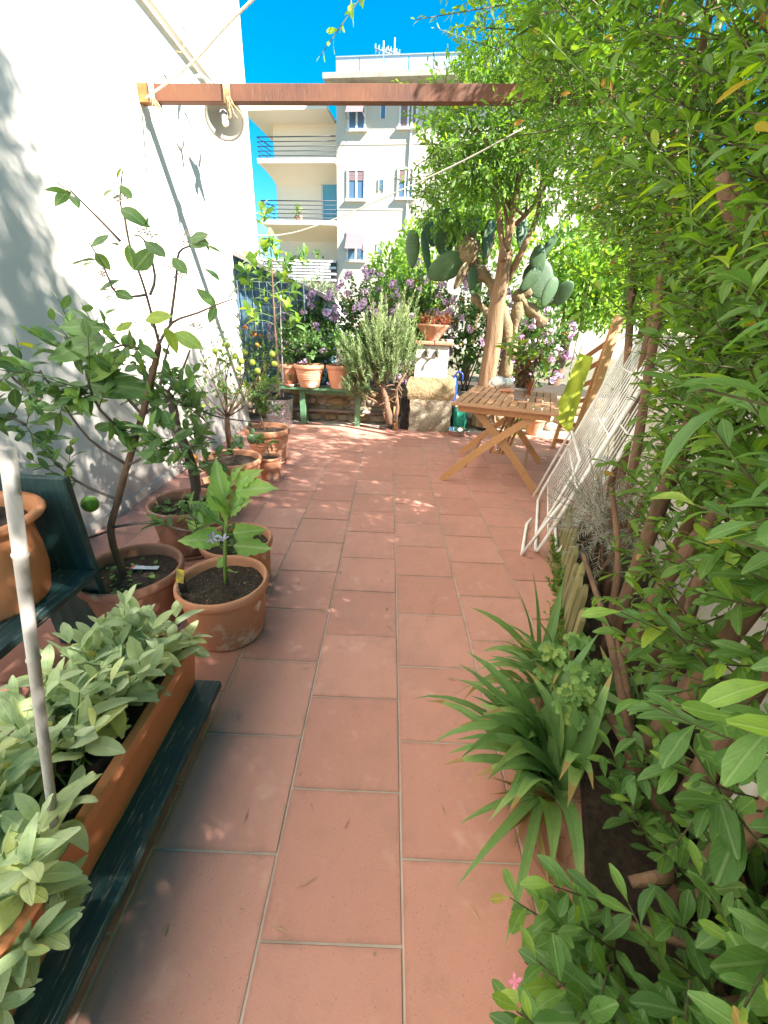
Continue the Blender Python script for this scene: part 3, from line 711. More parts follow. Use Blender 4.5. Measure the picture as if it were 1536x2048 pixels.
rf.add([a, b, b + c, a + c, a - o_, b - o_, b + c - o_, a + c - o_], [(0, 1, 2, 3), (7, 6, 5, 4), (0, 4, 5, 1), (1, 5, 6, 2), (2, 6, 7, 3), (3, 7, 4, 0)], False); rf.build('roof_sheet', 'shed_roof', sp)
wf = root('wire_grid', 'pale wire grid standing in front of the blue shed', 'wire fence', (-1.8, 6.12, 0))
for k in range(12):
    x = -2.3 + k * .1; MB().tube([(x, 6.12, .42), (x, 6.12, 1.75)], .002, 4).build('wire', 'wire', wf)
for k in range(14):
    z = .45 + k * .1; MB().tube([(-2.3, 6.125, z), (-1.2, 6.125, z)], .002, 4).build('wire', 'wire', wf)
MB().tube([(-1.2, 6.12, .42), (-1.2, 6.12, 1.78)], .012, 6).build('post', 'wire', wf)
# white cover behind the flowers
cv = gy(628, 600, 8.5); o = single(MB().ell((cv[0], 8.5, cv[2] - .35), .62, .5, .5, n=20, m=10, jit=.03), 'white_cover', 'bag', 'white cloth cover glimpsed behind the flowering bushes', 'cover')

# ------------------------------------------------------------------ garden walls
gw = root('garden_wall', 'white rendered garden wall behind the climbing shrubs on the right', 'wall', W(.78, 2))
R_ = np.stack([NW, TW, [0, 0, 1]], 1)
MB().box((.90, -1.2, -.05), (1.05, 4.6, 1.22), R_).build('wall', 'wall_r', gw)
MB().box((.88, -1.2, 1.221), (1.07, 4.6, 1.26), R_).build('coping', 'stone_w', gw)
lw = root('low_wall', 'low rubble stone wall along the back of the terrace', 'wall', (0, 5.9, 0))
MB().box((-2.2, 5.80, -.05), (3.2, 6.02, .46)).build('core', 'stone', lw)
for r_ in range(4):
    x = -2.15
    while x < 3.1:
        wd = random.uniform(.14, .34); zc = .055 + r_ * .112
        MB().ell((x + wd / 2, 5.80, zc), wd / 2 + .005, random.uniform(.025, .05), .060, n=10, m=6, jit=.07).build('stone', random.choice(['stone', 'stone_y', 'stone', 'stone_w']) if r_ < 2 else random.choice(['stone', 'stone_y']), lw); x += wd

# ================================================================== OVERHEAD: beam, pipes, ropes, lamp
bl_ = gy(262, 188, 3.84); bl_[0] = -1.878; br_ = gy(1060, 190, 3.84); sl_ = (br_[2] - bl_[2]) / (br_[0] - bl_[0])
pb = root('pergola_beam', 'rusty brown square beam crossing above the terrace from the house wall', 'beam', bl_)
q = np.array([2.3, 3.84, bl_[2] + sl_ * (2.3 + 1.878)])
MB().beam(bl_, q, .06, .098, bev=.004).build('beam', 'rust', pb)
MB().box((2.26, 3.81, -.05), (2.32, 3.87, q[2] - .05)).build('post', 'rust', pb)
ends = MB().beam(bl_ + (.0, 0, 0), bl_ + (.075, 0, .002), .064, .102).build('beam_end', mat_plain('orange_rust', (.38, .17, .05), (.26, .10, .03), 20, .8, bstr=.5), pb)
def zb(x): return bl_[2] + sl_ * (x + 1.878)
def tie(x, wd, lab, mat, n=3, tails=6, tl=.14):
    r_ = root('rope_tie', lab, 'rope', (x, 3.80, zb(x) - .05))
    w_ = MB()
    for k in range(n):
        xx = x + (k - n / 2) * wd / n; h = .058; d = .039
        w_.tube([(xx, 3.84 - d, zb(x) - h), (xx + .004, 3.84 - d, zb(x) + h), (xx + .006, 3.84 + d, zb(x) + h), (xx + .008, 3.84 + d, zb(x) - h), (xx + .010, 3.84 - d, zb(x) - h)], .0062, 6)
    w_.build('wrap', mat, r_)
    for k in range(tails):
        p = np.array([x + random.uniform(-.01, .02), 3.795, zb(x) - .03]); t_ = [p]
        dx = random.uniform(.0, .10)
        for j in range(4): p = p + np.array([dx / 3 + random.uniform(-.012, .012), random.uniform(-.012, .008), -tl / 4]); t_.append(p)
        MB().tube(smooth_path(t_, 3), .0028, 5).build('loose_end', 'twine', r_)
tie(-1.77, .04, 'pale rope knotted round the left end of the rusty beam', 'rope')
tie(-1.235, .05, 'twine wound round the rusty beam above the lamp shade', 'twine', 4, 7, .12)
pa = gx(432, 176, -1.835); pc = gx(300, 0, -1.835); d_ = unit(pc - pa)
o = single(MB().tube([pa - d_ * .35, pc, pc + d_ * 1.6], .026, 12), 'cream_pipe', 'pvc', 'cream plastic pipe slanting up the house wall above the beam', 'pipe')
kp = gx(360, 88, -1.83)
single(MB().tube([kp + (-.045, .0, -.045), kp + (.01, 0, -.05), kp + (.035, 0, .0), kp + (.01, 0, .05), kp + (-.045, 0, .045), kp + (-.02, -.02, .09)], .006, 6), 'binding_twine', 'twine', 'twine loop holding the cream pipe to the wall', 'twine')
rp = gy(292, 196, 3.79); re = gy(505, 0, 3.0)
R0 = [rp, rp + (re - rp) * .5 + np.array([0, 0, -.03]), re, re + (re - rp) * 1.65]
single(MB().tube(smooth_path(R0, 8), .0075, 7), 'stretched_rope', 'rope', 'pale rope stretched from the beam end up across the sky', 'rope')
cl = [gx(462, 468, -1.878), gy(560, 470, 5.2), gy(640, 449, 5.0), gy(720, 417, 4.8), gy(820, 372, 4.6), gy(930, 320, 4.4), gy(1050, 255, 4.2)]
single(MB().tube(smooth_path(cl, 4), .006, 7), 'washing_line', 'rope', 'cream washing line sagging from the house corner to the tree', 'rope')
c2 = [gx(458, 452, -1.878), gy(490, 468, 5.5), gy(520, 483, 6.0), gy(560, 470, 6.4)]
single(MB().tube(smooth_path(c2, 4), .004, 5), 'thin_cable', 'grey_wood', 'thin grey cable running off the house corner towards the shed', 'cable')
co = [gx(275, 225, -1.868), gx(268, 260, -1.866), gx(258, 380, -1.866), gx(250, 480, -1.866), gx(237, 600, -1.866), gx(228, 680, -1.85)]
single(MB().tube(smooth_path(co, 4), .0045, 6), 'hanging_cord', 'twine', 'thin cord hanging down the house wall from the beam end', 'cord')
# gooseneck lamp
lb = gx(355, 268, -1.88); lr = root('wall_lamp', 'gooseneck wall lamp with cream enamel shade and bare bulb', 'lamp', lb)
Rx = np.array([[0, 0, 1.0], [0, 1, 0], [-1, 0, 0]])
MB().ell(lb + (.012, 0, 0), .10, .075, .028, Rx, n=20, m=10).build('wall_plate', 'zinc', lr)
ls = gy(449, 236, 4.45); ax_ = unit(np.array([.30, -.72, -.62]))
top = ls - ax_ * .13
MB().tube([lb + (.02, 0, .02), lb + (.06, 0, .0), lb + (.062, 0, -.16)], [.022, .02, .014], 8).build('bracket', 'zinc', lr)
MB().tube(smooth_path([lb + (.05, 0, .0), lb + (.07, .02, .2), (-1.76, 4.44, 3.02), (-1.66, 4.5, 3.10), top + (-.03, .1, .12), top], 5), .013, 8).build('gooseneck', 'zinc', lr)
x_ = unit(np.cross(ax_, [0, 0, 1])); y_ = np.cross(ax_, x_)
shd = MB(); sv = MB()
for (mbx, prof) in ((shd, [(.025, -.12), (.045, -.085), (.10, -.045), (.140, -.008), (.160, .004), (.157, .008), (.136, .0), (.098, -.035), (.04, -.075), (.03, -.075)]), (sv, [(.0, -.08), (.024, -.08), (.026, .0), (.024, .045), (.0, .045)])):
    mbx.lathe(prof, (0, 0, 0), 32); V = np.array(mbx.v); mbx.v = [tuple(ls + x_ * a[0] + y_ * a[1] + ax_ * a[2]) for a in V]
shd.build('shade', 'enamel', lr); sk = sv.build('socket', 'enamel', lr)
bb = MB(); bb.ell((0, 0, 0), .028, .028, .04, n=14, m=8); V = np.array(bb.v); bb.v = [tuple(ls + x_ * a[0] + y_ * a[1] + ax_ * (a[2] + .075)) for a in V]; bb.build('bulb', 'bulb', lr)

# ================================================================== POTS
def pot(parent, c, r, h, rb, mat='pot', soil='soil', rimh=.045, depth=.05, saucer=False, grooves=0, dome=.01):
    c = np.array(c, float); k = .925
    def rr(z): return rb + (r * k - rb) * (z / (h - rimh)) ** .85
    prof = [(.0, .0), (rb * .96, .0), (rb, .006)]
    zs = np.linspace(.02, h - rimh, 9)
    for i, z in enumerate(zs):
        prof.append((rr(z), z))
        if grooves and 3 <= i < 3 + grooves: prof += [(rr(z) + .003, z + .004), (rr(z + .01) + .003, z + .010), (rr(z + .014), z + .014)]
    p = MB().lathe(prof, c).build('pot', mat, parent)
    MB().lathe([(r * k - .004, h - rimh - .003), (r * .975, h - rimh), (r, h - rimh * .75), (r * 1.005, h - rimh * .4), (r * .995, h - .008), (r * .975, h), (r * .935, h - .001), (r * .90, h - .012), (r * .875, h - depth - .03)], c, 44).build('rim', mat, p)
    MB().disc(c + (0, 0, h - depth), r * .885, dome=dome).build('soil', soil, p)
    b = MB()
    for k in range(int(240 * r)):
        a = random.uniform(0, 6.28); q = math.sqrt(random.random()) * r * .84; cc = c + np.array([math.cos(a) * q, math.sin(a) * q, h - depth + dome * .6 + .003]); l_ = random.uniform(.003, .011); d = rdir(1)[0] * l_; d[2] *= .4; e_ = np.cross(unit(d), rdir(1)[0]) * l_ * random.uniform(.2, .6)
        b.add([cc - d, cc + e_, cc + d, cc - e_], [(0, 1, 2, 3)], False)
    b.build('soil_litter', random.choice(['dry', 'bark', 'petal_w']) if soil == 'soil_w' else random.choice(['dry', 'bark']), p, kind='stuff')
    if saucer:
        MB().lathe([(.0, -.0), (rb * 1.2, 0), (rb * 1.3, .03), (rb * 1.27, .033), (rb * 1.17, .012), (0, .012)], c + (0, 0, -.012), 36).build('saucer', mat, parent)
    return p
def branch(parent, pts, r0_, r1_, mat='bark', name='branch', k=4, jit=.06, n=7):
    P = smooth_path(pts, k); MB().tube(P, lerp_r(len(P), r0_, r1_), n, jit=jit).build(name, mat, parent); return P
def blossom(parent, p, n=5, s=.012, mat='petal_w', name='blossom'):
    b = MB()
    for k in range(n):
        c = np.array(p) + rng.normal(0, s * 1.0, 3); d = rdir(1)[0]; x = unit(np.cross(d, [.3, .5, .8])); y = np.cross(d, x)
        for j in range(5):
            t = 2 * math.pi * j / 5; e_ = math.cos(t) * x + math.sin(t) * y; f_ = -math.sin(t) * x + math.cos(t) * y
            b.add([c, c + e_ * s * .6 + f_ * s * .25 + d * s * .3, c + e_ * s * 1.15 + d * s * .5, c + e_ * s * .6 - f_ * s * .25 + d * s * .3], [(0, 1, 2, 3)])
    return b.build(name, mat, parent)
def fruit(parent, p, r, mat='fruit'):
    return MB().ell(p, r, r, r * 1.05, n=16, m=10).build('fruit', mat, parent)
def along(paths, n, t0=.3):
    out = []
    for _ in range(n):
        P = random.choice(paths); t = random.uniform(t0, 1) * (len(P) - 1); i = min(int(t), len(P) - 2); out.append(P[i] + (P[i + 1] - P[i]) * (t - i))
    return np.array(out)

# --- lime tree in front
lp = np.array([-1.10, 1.46, 0]); lt = root('potted_lime_tree', 'lime tree in a wide brown pot, one green fruit hanging low', 'potted tree', lp)
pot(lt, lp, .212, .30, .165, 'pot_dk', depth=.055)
Y = 1.46
tr = branch(lt, [lp + (-.04, 0, .235)] + [gy(*q, Y) for q in [(222, 1070), (236, 1000), (255, 930), (285, 830), (312, 720), (318, 688)]], .015, .009, 'bark', 'trunk', n=9)
Pb = []
for pts, ys in [([(318, 688), (290, 580), (262, 500), (250, 440), (240, 400), (245, 342)], .05), ([(240, 482), (205, 445), (172, 412), (140, 380)], .03), ([(318, 688), (345, 645), (395, 626), (432, 610), (466, 598)], -.05),
                ([(340, 650), (352, 560), (358, 505), (385, 490), (412, 470)], .1), ([(290, 590), (236, 590), (206, 530), (178, 485)], -.06), ([(300, 590), (310, 550), (288, 480), (262, 470)], .0)]:
    Pb.append(branch(lt, [gy(*q, Y + ys * i / 3) for i, q in enumerate(pts)], .0046, .0018, 'bark_grey', k=3, n=6))
Pd = []
for pts, ys in [([(255, 930), (180, 880), (120, 800), (80, 740)], -.12), ([(236, 1000), (150, 960), (90, 900), (50, 850)], .1), ([(222, 1055), (300, 1045), (380, 1062), (430, 1045)], -.1), ([(285, 830), (350, 800), (420, 850)], .12),
                ([(255, 930), (330, 900), (400, 890)], -.15), ([(285, 830), (220, 760), (160, 700)], .1), ([(222, 1060), (150, 1080), (110, 1040)], -.12), ([(270, 880), (200, 820), (170, 740)], -.2), ([(312, 720), (260, 690), (215, 700)], .05), ([(80, 800), (30, 760), (0, 720)], .0), ([(50, 850), (10, 830), (-20, 850)], .0)]:
    Pd.append(branch(lt, [gy(*q, Y + ys * i / 2) for i, q in enumerate(pts)], .0065, .002, 'bark_grey', k=3, n=6))
n = 62; p = along(Pd, n, .2); L, pts = twigs(p, rdir(n) + np.array([-.1, -.15, .35]), rng.uniform(.06, .16, n), 7, .072, .95)
n = 11; p = along(Pb, n, .35); L2, pts2 = twigs(p, rdir(n) + np.array([0, 0, .2]), rng.uniform(.02, .05, n), 2, .075, 1.0)
twigmesh(lt, pts, .0022, .0012); leaves(lt, 'oval', 'L_citrus', cat([L, L2]), 280, bend=.22, fold=.06)
for q0, q1, r_ in [((218, 470), (182, 490), .35), ((240, 418), (280, 432), .4), ((270, 540), (300, 505), .3), ((290, 482), (328, 510), .3), ((378, 478), (412, 470), .4), ((378, 486), (415, 486), .3), ((432, 612), (400, 580), .5), ((432, 612), (418, 640), .3), ((345, 515), (372, 545), .6), ((240, 560), (195, 572), .3), ((265, 645), (232, 660), .9), ((290, 640), (330, 625), .9), ((330, 655), (355, 690), .9), ((210, 655), (120, 652), .6), ((210, 680), (95, 712), .6), ((170, 760), (215, 705), .85), ((170, 770), (270, 760), .35), ((350, 665), (395, 690), .8), ((275, 690), (300, 705), .5)]:
    a = gy(*q0, Y - .02); b = gy(*q1, Y - .05); leafobjs(lt, 'oval', 'L_citrus', a[None], (b - a)[None], np.array([[random.gauss(0, .4), -.8, .6]]), np.array([np.linalg.norm(b - a) * 1.05]), np.array([r_]), bend=.22, fold=.06)
for q in [(290, 468), (205, 548), (228, 590), (345, 540), (240, 395), (395, 648), (262, 655), (412, 470), (300, 650), (375, 478)]: blossom(lt, gy(*q, Y + .03), 5, .011)
fruit(lt, gy(180, 1008, Y - .06), .031); fruit(lt, gy(257, 684, Y + .06), .024)
tg = gz(290, 1135, .262); R1 = np.array([[.95, -.3, 0.1], [.28, .9, .35], [-.15, -.3, .93]])
t_ = MB().box((-.055, -.028, -.0012), (.055, .028, .0012), R1, tg).build('plant_tag', 'paper', lt); MB().box((-.0556, -.0285, -.0018), (-.042, .0285, .0018), R1, tg).build('tag_stripe', 'tag_red', t_)
n = 90; a_ = rng.uniform(0, 6.28, n); rr_ = np.sqrt(rng.uniform(0, 1, n)) * .15
P = lp + np.stack([np.cos(a_) * rr_ - .05, np.sin(a_) * rr_ - .02, np.full(n, .255)], 1)
leafmesh(lt, 'round', 'L_ger', P, unit(rng.normal(0, 1, (n, 3)) * [1, 1, .25]), np.tile([0, 0, 1.0], (n, 1)) + rng.normal(0, .3, (n, 3)), rng.uniform(.012, .028, n), rng.uniform(0, 1, n), 'ground_weeds')

# --- eggplant
ep = np.array([-.685, 1.425, 0]); et = root('potted_eggplant', 'young eggplant with lobed leaves in a terracotta pot of dark soil', 'potted plant', ep)
pot(et, ep, .193, .285, .150, 'pot', 'soil_w', depth=.045)
Y = 1.40; tr = branch(et, [gz(452, 1168, .24), gy(450, 1120, Y), gy(452, 1060, Y), gy(452, 1000, Y + .02), gy(462, 960, Y + .03)], .009, .005, 'stem_green', 'stem')
spec = [((450, 1100), (372, 1040), .13), ((450, 1080), (372, 1080), .115), ((452, 1050), (380, 1005), .12), ((452, 1030), (400, 955), .11), ((455, 1010), (425, 930), .12), ((455, 1000), (470, 925), .10), ((458, 985), (560, 962), .135), ((455, 1030), (520, 985), .12),
        ((452, 1070), (505, 1060), .10), ((452, 1090), (562, 1098), .13), ((452, 1110), (420, 1150), .07), ((452, 1130), (470, 1150), .06), ((455, 1060), (440, 960), .13), ((455, 1040), (490, 970), .14), ((458, 980), (505, 945), .10), ((452, 1060), (415, 1020), .10)]
P = []; D = []; U = []; Z = []; R = []
for a, b, s_ in spec:
    p0 = gy(*a, Y); p1 = gy(*b, Y + random.uniform(-.12, .06)); d = unit(p1 - p0)
    pe = p0 + d * .03; MB().tube([p0, pe], [.003, .0025], 5).build('leaf_stalk', 'stem_green', et)
    s_ *= 1.22; P.append(pe); D.append(d); U.append(unit(np.array([0, -.6, .8]) + rng.normal(0, .25, 3))); Z.append(s_); R.append(random.uniform(.2, .95))
leafobjs(et, 'lobed', 'L_egg', np.array(P), np.array(D), np.array(U), np.array(Z), np.array(R), bend=.25, fold=.25)
for q in [(432, 1090), (445, 1098), (425, 1085)]: blossom(et, gy(*q, Y - .08), 1, .022, 'petal_v', 'flower')
tg = gz(362, 1165, .30); MB().box((-.012, -.002, -.05), (.02, .002, .03), None, tg).build('plant_tag', 'black', et); MB().box((-.02, -.004, .0), (.012, -.0022, .07), np.array([[.95, 0, .2], [0, 1, 0], [-.2, 0, .95]]), tg).build('plant_tag', 'tag_yellow', et)

# --- pot behind the eggplant
bp_ = np.array([-.77, 1.83, 0]); bt = root('potted_seedling', 'terracotta pot with small seedlings directly behind the eggplant pot', 'potted plant', bp_)
pot(bt, bp_, .185, .255, .155, 'pot', depth=.05)
n = 14; p = bp_ + np.stack([rng.uniform(-.1, .12, n), rng.uniform(-.1, .1, n), np.full(n, .2)], 1); L, pts = twigs(p, rdir(n) * .5 + np.array([0, 0, 1]), rng.uniform(.05, .12, n), 5, .045, .9); leaves(bt, 'oval', 'L_ger', L, 70); twigmesh(bt, pts, .002, .001, 'stem_green')

# --- dark-trunked citrus
cp = np.array([-1.19, 2.17, 0]); ct = root('potted_citrus', 'old citrus with a dark crooked trunk in a deep brown pot', 'potted tree', cp)
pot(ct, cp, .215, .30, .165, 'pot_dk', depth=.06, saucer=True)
Y = 2.17; tr = branch(ct, [gz(396, 1010, .235)] + [gy(*q, Y) for q in [(388, 950), (375, 905), (355, 860), (346, 815), (338, 792), (318, 780)]], .030, .020, 'bark_grey', 'trunk', n=10, jit=.10)
Pd = []
for pts, ys in [([(340, 795), (390, 815), (440, 835), (520, 845)], .1), ([(318, 780), (290, 740), (270, 700)], .1), ([(330, 790), (360, 750), (380, 700)], -.1), ([(318, 780), (280, 790), (240, 810)], -.1), ([(355, 860), (400, 870), (430, 880)], -.15), ([(318, 780), (330, 720), (340, 680)], .12)]:
    Pd.append(branch(ct, [gy(*q, Y + ys * i / 2) for i, q in enumerate(pts)], .009, .003, 'bark_grey', k=3, n=6))
n = 42; p = along(Pd, n, .2); p[:, 2] -= rng.uniform(0, .22, n); L, pts = twigs(p, rdir(n) + np.array([0, -.2, .1]), rng.uniform(.06, .16, n), 7, .07, .95)
twigmesh(ct, pts, .002, .001); leaves(ct, 'oval', 'L_citrus', L, 290, bend=.2)
n = 70; a_ = rng.uniform(0, 6.28, n); rr_ = np.sqrt(rng.uniform(0, 1, n)) * .17
P = cp + np.stack([np.cos(a_) * rr_, np.sin(a_) * rr_, np.full(n, .265)], 1)
leafmesh(ct, 'round', 'L_ger', P, unit(rng.normal(0, 1, (n, 3)) * [1, 1, .3]), np.tile([0, 0, 1.0], (n, 1)) + rng.normal(0, .3, (n, 3)), rng.uniform(.025, .045, n), rng.uniform(0, .9, n), 'ground_weeds')

# --- small orange-fruited sapling
sp_ = np.array([-1.20, 2.62, 0]); st_ = root('potted_sapling', 'thin sapling with yellowing leaves and one orange fruit in a small pot', 'potted plant', sp_)
pot(st_, sp_, .15, .245, .11, 'pot', 'soil_w', rimh=.03)
tr = branch(st_, [sp_ + (.02, 0, .2), gy(406, 900, 2.62), gy(400, 850, 2.62), gy(395, 815, 2.64)], .008, .004, 'bark', 'trunk')
n = 16; p = along([tr], n, .3); L, pts = twigs(p, rdir(n) + np.array([0, 0, .3]), rng.uniform(.05, .11, n), 6, .06, .95); L[4] = np.where(rng.uniform(size=len(L[4])) < .18, .995, L[4]); leaves(st_, 'oval', 'L_citrus', L, 110); twigmesh(st_, pts, .002, .001)
fruit(st_, gy(388, 916, 2.55), .024, 'fruit_o')

# --- kumquat
kp_ = np.array([-1.24, 3.06, 0]); kt = root('potted_kumquat', 'twiggy kumquat with yellow-green fruits in a wide terracotta bowl pot', 'potted tree', kp_)
pot(kt, kp_, .235, .29, .185, 'pot', 'soil_w', depth=.05)
Y = 3.06; tr = branch(kt, [gz(462, 908, .245)] + [gy(*q, Y) for q in [(457, 870), (454, 835)]], .026, .020, 'bark', 'trunk', n=9)
Pd = []
for q in [(380, 740), (400, 700), (430, 690), (470, 680), (500, 690), (530, 720), (560, 700), (520, 770), (400, 790), (580, 680), (450, 720), (490, 740)]:
    m = ((454 + q[0]) / 2 + random.uniform(-12, 12), (835 + q[1]) / 2 + 6); ys = random.uniform(-.25, .25)
    Pd.append(branch(kt, [tr[-1], gy(*m, Y + ys * .5), gy(*q, Y + ys)], .007, .002, 'bark', k=4, n=5, jit=0))
n = 90; p = along(Pd, n, .3); L, pts = twigs(p, rdir(n) + np.array([0, 0, .5]), rng.uniform(.06, .18, n), 6, .040, .8); L[4] = np.clip(L[4] + .2, 0, .95); leaves(kt, 'oval', 'L_citrus', L, 200); twigmesh(kt, pts, .0018, .0009)
for q in [(470, 712), (483, 722), (490, 704), (505, 725), (549, 728), (430, 702), (515, 742), (478, 738), (545, 708), (455, 690)]: fruit(kt, gy(*q, Y - .05), .021, 'fruit_y')
# small cactus between
qp = gz(520, 935, 0); qt = root('small_cactus', 'small prickly cactus pads in an orange pot between the two larger pots', 'cactus', (-1.03, 3.38, 0))
pot(qt, (-1.03, 3.38, 0), .105, .21, .08, 'pot', 'soil', rimh=.025, depth=.03)
for (q, r_, a) in [((503, 878), .045, .2), ((514, 880), .04, -.5), ((504, 862), .03, 0), ((480, 878), .035, .6), ((470, 875), .03, 1.0), ((500, 848), .02, .1)]:
    c = gy(*q, 3.36); Rz = np.array([[math.cos(a), -math.sin(a), 0], [math.sin(a), math.cos(a), 0], [0, 0, 1]]); MB().ell(c, r_ * .85, r_ * .3, r_, Rz, n=12, m=8).build('pad', 'cactus', qt)
# --- far pot with saucer
fp = np.array([-1.17, 3.86, 0.012]); ft = root('potted_shrub', 'ribbed terracotta pot on a saucer with a young leafy shrub', 'potted plant', fp)
pot(ft, fp, .218, .335, .145, 'pot', 'soil_w', rimh=.06, depth=.05, saucer=True, grooves=4)
Y = 3.86; tr = branch(ft, [fp + (-.02, 0, .28)] + [gy(*q, Y) for q in [(522, 835), (518, 800), (515, 770)]], .011, .005, 'bark', 'trunk')
P2 = [branch(ft, [gy(*q, Y) for q in pts], .005, .002, 'bark', k=3, n=5) for pts in [[(522, 835), (505, 800), (500, 780)], [(520, 815), (540, 790), (545, 760)], [(520, 830), (545, 825)]]]
n = 26; p = along(P2 + [tr], n, .5); L, pts = twigs(p, rdir(n) + np.array([0, 0, .4]), rng.uniform(.05, .14, n), 7, .075, .9); L[4] = np.clip(L[4] + .15, 0, .95); leaves(ft, 'oval', 'L_citrus', L, 180); twigmesh(ft, pts, .002, .001)
# --- foil-wrapped bucket with tall lemon
op = np.array([-1.47, 5.43, 0]); ot = root('potted_lemon_tree', 'tall slim lemon tree in a bucket wrapped in crumpled foil', 'potted tree', op)
MB().lathe([(0, 0), (.165, 0), (.17, .01), (.195, .34), (.20, .36)], op, 40, jit=.003).build('foil_wrap', 'foil', ot)
MB().lathe([(.197, .355), (.205, .365), (.203, .395), (.19, .398), (.175, .36)], op, 36).build('rim', 'black', ot); MB().disc(op + (0, 0, .365), .18).build('soil', 'soil', ot)
Y = 5.43; tr = branch(ot, [op + (.02, 0, .36)] + [gy(*q, Y) for q in [(557, 740), (552, 680), (548, 620), (545, 560), (543, 515)]], .016, .006, 'bark', 'trunk')
MB().tube([op + (.06, .03, .3), gy(561, 590, Y + .05)], .010, 6).build('stake', 'cane', ot)
ctr = [(505, 530, 9), (530, 505, 9), (545, 490, 9), (575, 530, 10), (500, 575, 7), (520, 560, 7), (570, 560, 8), (585, 585, 8), (500, 625, 7), (520, 620, 6), (530, 600, 5), (590, 650, 12), (560, 600, 6), (605, 520, 6), (540, 545, 9), (490, 548, 6), (575, 620, 6), (512, 640, 5), (555, 520, 8), (525, 440, 5), (530, 425, 3)]
Ls = []; pp = []
for (a, b, k) in ctr:
    e_ = gy(a, b, Y + random.uniform(-.2, .2)); i = int(np.argmin([abs(q[2] - (e_[2] - .08)) for q in tr])); s_ = tr[i]
    branch(ot, [s_, (s_ + e_) / 2 + (0, 0, .02), e_], .004, .002, 'stem_green', k=3, n=5, jit=0)
    d = unit(e_ - s_ + np.array([0, 0, .10])); l_, q_ = twigs(np.array([e_ - d * .06]), np.array([d]), np.array([.10]), k + 2, .150, .95, tipang=.6); l_[4] = np.clip(l_[4] + .3, 0, .95); Ls.append(l_)
leaves(ot, 'oval', 'L_citrus', cat(Ls), 200, bend=.25)

# ================================================================== PLANT STAND, SAGE TROUGH, BIG POT, CANE
zs_ = .12
ps = root('plant_stand', 'two-step dark green wooden plant stand with peeling paint', 'plant stand', (-.9, .6, 0))
MB().box((-.735, -.25, zs_ - .03), (-.560, 1.03, zs_), bev=.003).build('plank', 'green_paint', ps)
MB().box((-.925, -.25, zs_ - .03), (-.745, 1.02, zs_), bev=.003).build('plank', 'green_paint', ps)
for y_ in (-.1, .45, .95): MB().box((-.91, y_, 0), (-.60, y_ + .05, zs_ - .031)).build('bearer', 'green_paint', ps)
MB().box((-1.255, -.25, .37), (-1.105, 1.285, .398), bev=.003).build('plank', 'green_paint', ps)
MB().box((-1.42, -.25, .37), (-1.265, 1.285, .398), bev=.003).build('plank', 'green_paint', ps)
MB().box((-1.58, -.25, .37), (-1.43, 1.285, .398), bev=.003).build('plank', 'green_paint', ps)
x0, x1 = gy(30, 955, 1.29)[0], gy(126, 962, 1.29)[0]
MB().box((x0 - .08, 1.29, .0), (x1 + .004, 1.322, .775), bev=.004).build('end_panel', 'green_paint_v', ps)
MB().box((-1.5, -.2, 0), (-1.15, -.165, .369)).build('end_panel', 'green_paint_v', ps)
# trough
tp = root('sage_trough', 'long terracotta trough full of grey-green sage', 'planter', (-.74, .5, zs_))
zr = zs_ + .205
def trough(mb, x0, x1, y0, y1, z0, z1, tp_=.022):
    V = [(x0 + tp_, y0 + tp_, z0), (x1 - tp_, y0 + tp_, z0), (x1 - tp_, y1 - tp_, z0), (x0 + tp_, y1 - tp_, z0), (x0, y0, z1), (x1, y0, z1), (x1, y1, z1), (x0, y1, z1)]
    return mb.add(V, [(3, 2, 1, 0), (0, 1, 5, 4), (1, 2, 6, 5), (2, 3, 7, 6), (3, 0, 4, 7)], False)
X0, X1, Y0_, Y1_ = -.855, -.625, -.12, 1.035
trough(MB(), X0, X1, Y0_, Y1_, zs_ + .001, zr - .03).build('trough', 'pot_or', tp)
rm = MB(); e_ = .016; ring = [(X0 - e_, Y0_ - e_), (X1 + e_, Y0_ - e_), (X1 + e_, Y1_ + e_), (X0 - e_, Y1_ + e_)]; inn = [(X0 + .008, Y0_ + .008), (X1 - .008, Y0_ + .008), (X1 - .008, Y1_ - .008), (X0 + .008, Y1_ - .008)]
V = [(x, y, zr - .032) for x, y in ring] + [(x, y, zr - .004) for x, y in ring] + [(x * .998 + (X0 + X1) / 2 * .002, y, zr) for x, y in ring] + [(x, y, zr) for x, y in inn] + [(x, y, zr - .06) for x, y in inn]
F = [(k * 4 + i, k * 4 + (i + 1) % 4, k * 4 + 4 + (i + 1) % 4, k * 4 + 4 + i) for k in range(4) for i in range(4)]
rm.add(V, F, False).build('rim', 'pot_or', tp)
so_ = MB(); nx, ny = 8, 40
so_.add([(X0 + .008 + (X1 - X0 - .016) * i / nx, Y0_ + .01 + (Y1_ - Y0_ - .02) * j / ny, zr - .04 + random.uniform(-.01, .01)) for j in range(ny + 1) for i in range(nx + 1)], [(j * (nx + 1) + i, j * (nx + 1) + i + 1, (j + 1) * (nx + 1) + i + 1, (j + 1) * (nx + 1) + i) for j in range(ny) for i in range(nx)]); so_.build('soil', 'soil', tp)
n = 112
p = np.stack([rng.uniform(X0 + .03, X1 - .02, n), rng.uniform(.10, 1.0, n), np.full(n, zr - .04)], 1)
dr = np.stack([rng.normal(-.14, .42, n) + (p[:, 0] - X0 - .11) * 2.0, rng.normal(0, .35, n), np.full(n, 1.0)], 1)
Ln = rng.uniform(.06, .24, n) * np.where(p[:, 1] < .45, .75, 1.0)
L, pts = twigs(p, dr, Ln, 8, .096, 1.1, .0, .5, sz_j=.3, t0=.45, opposite=True, flat=.8, tiprnd=.6)
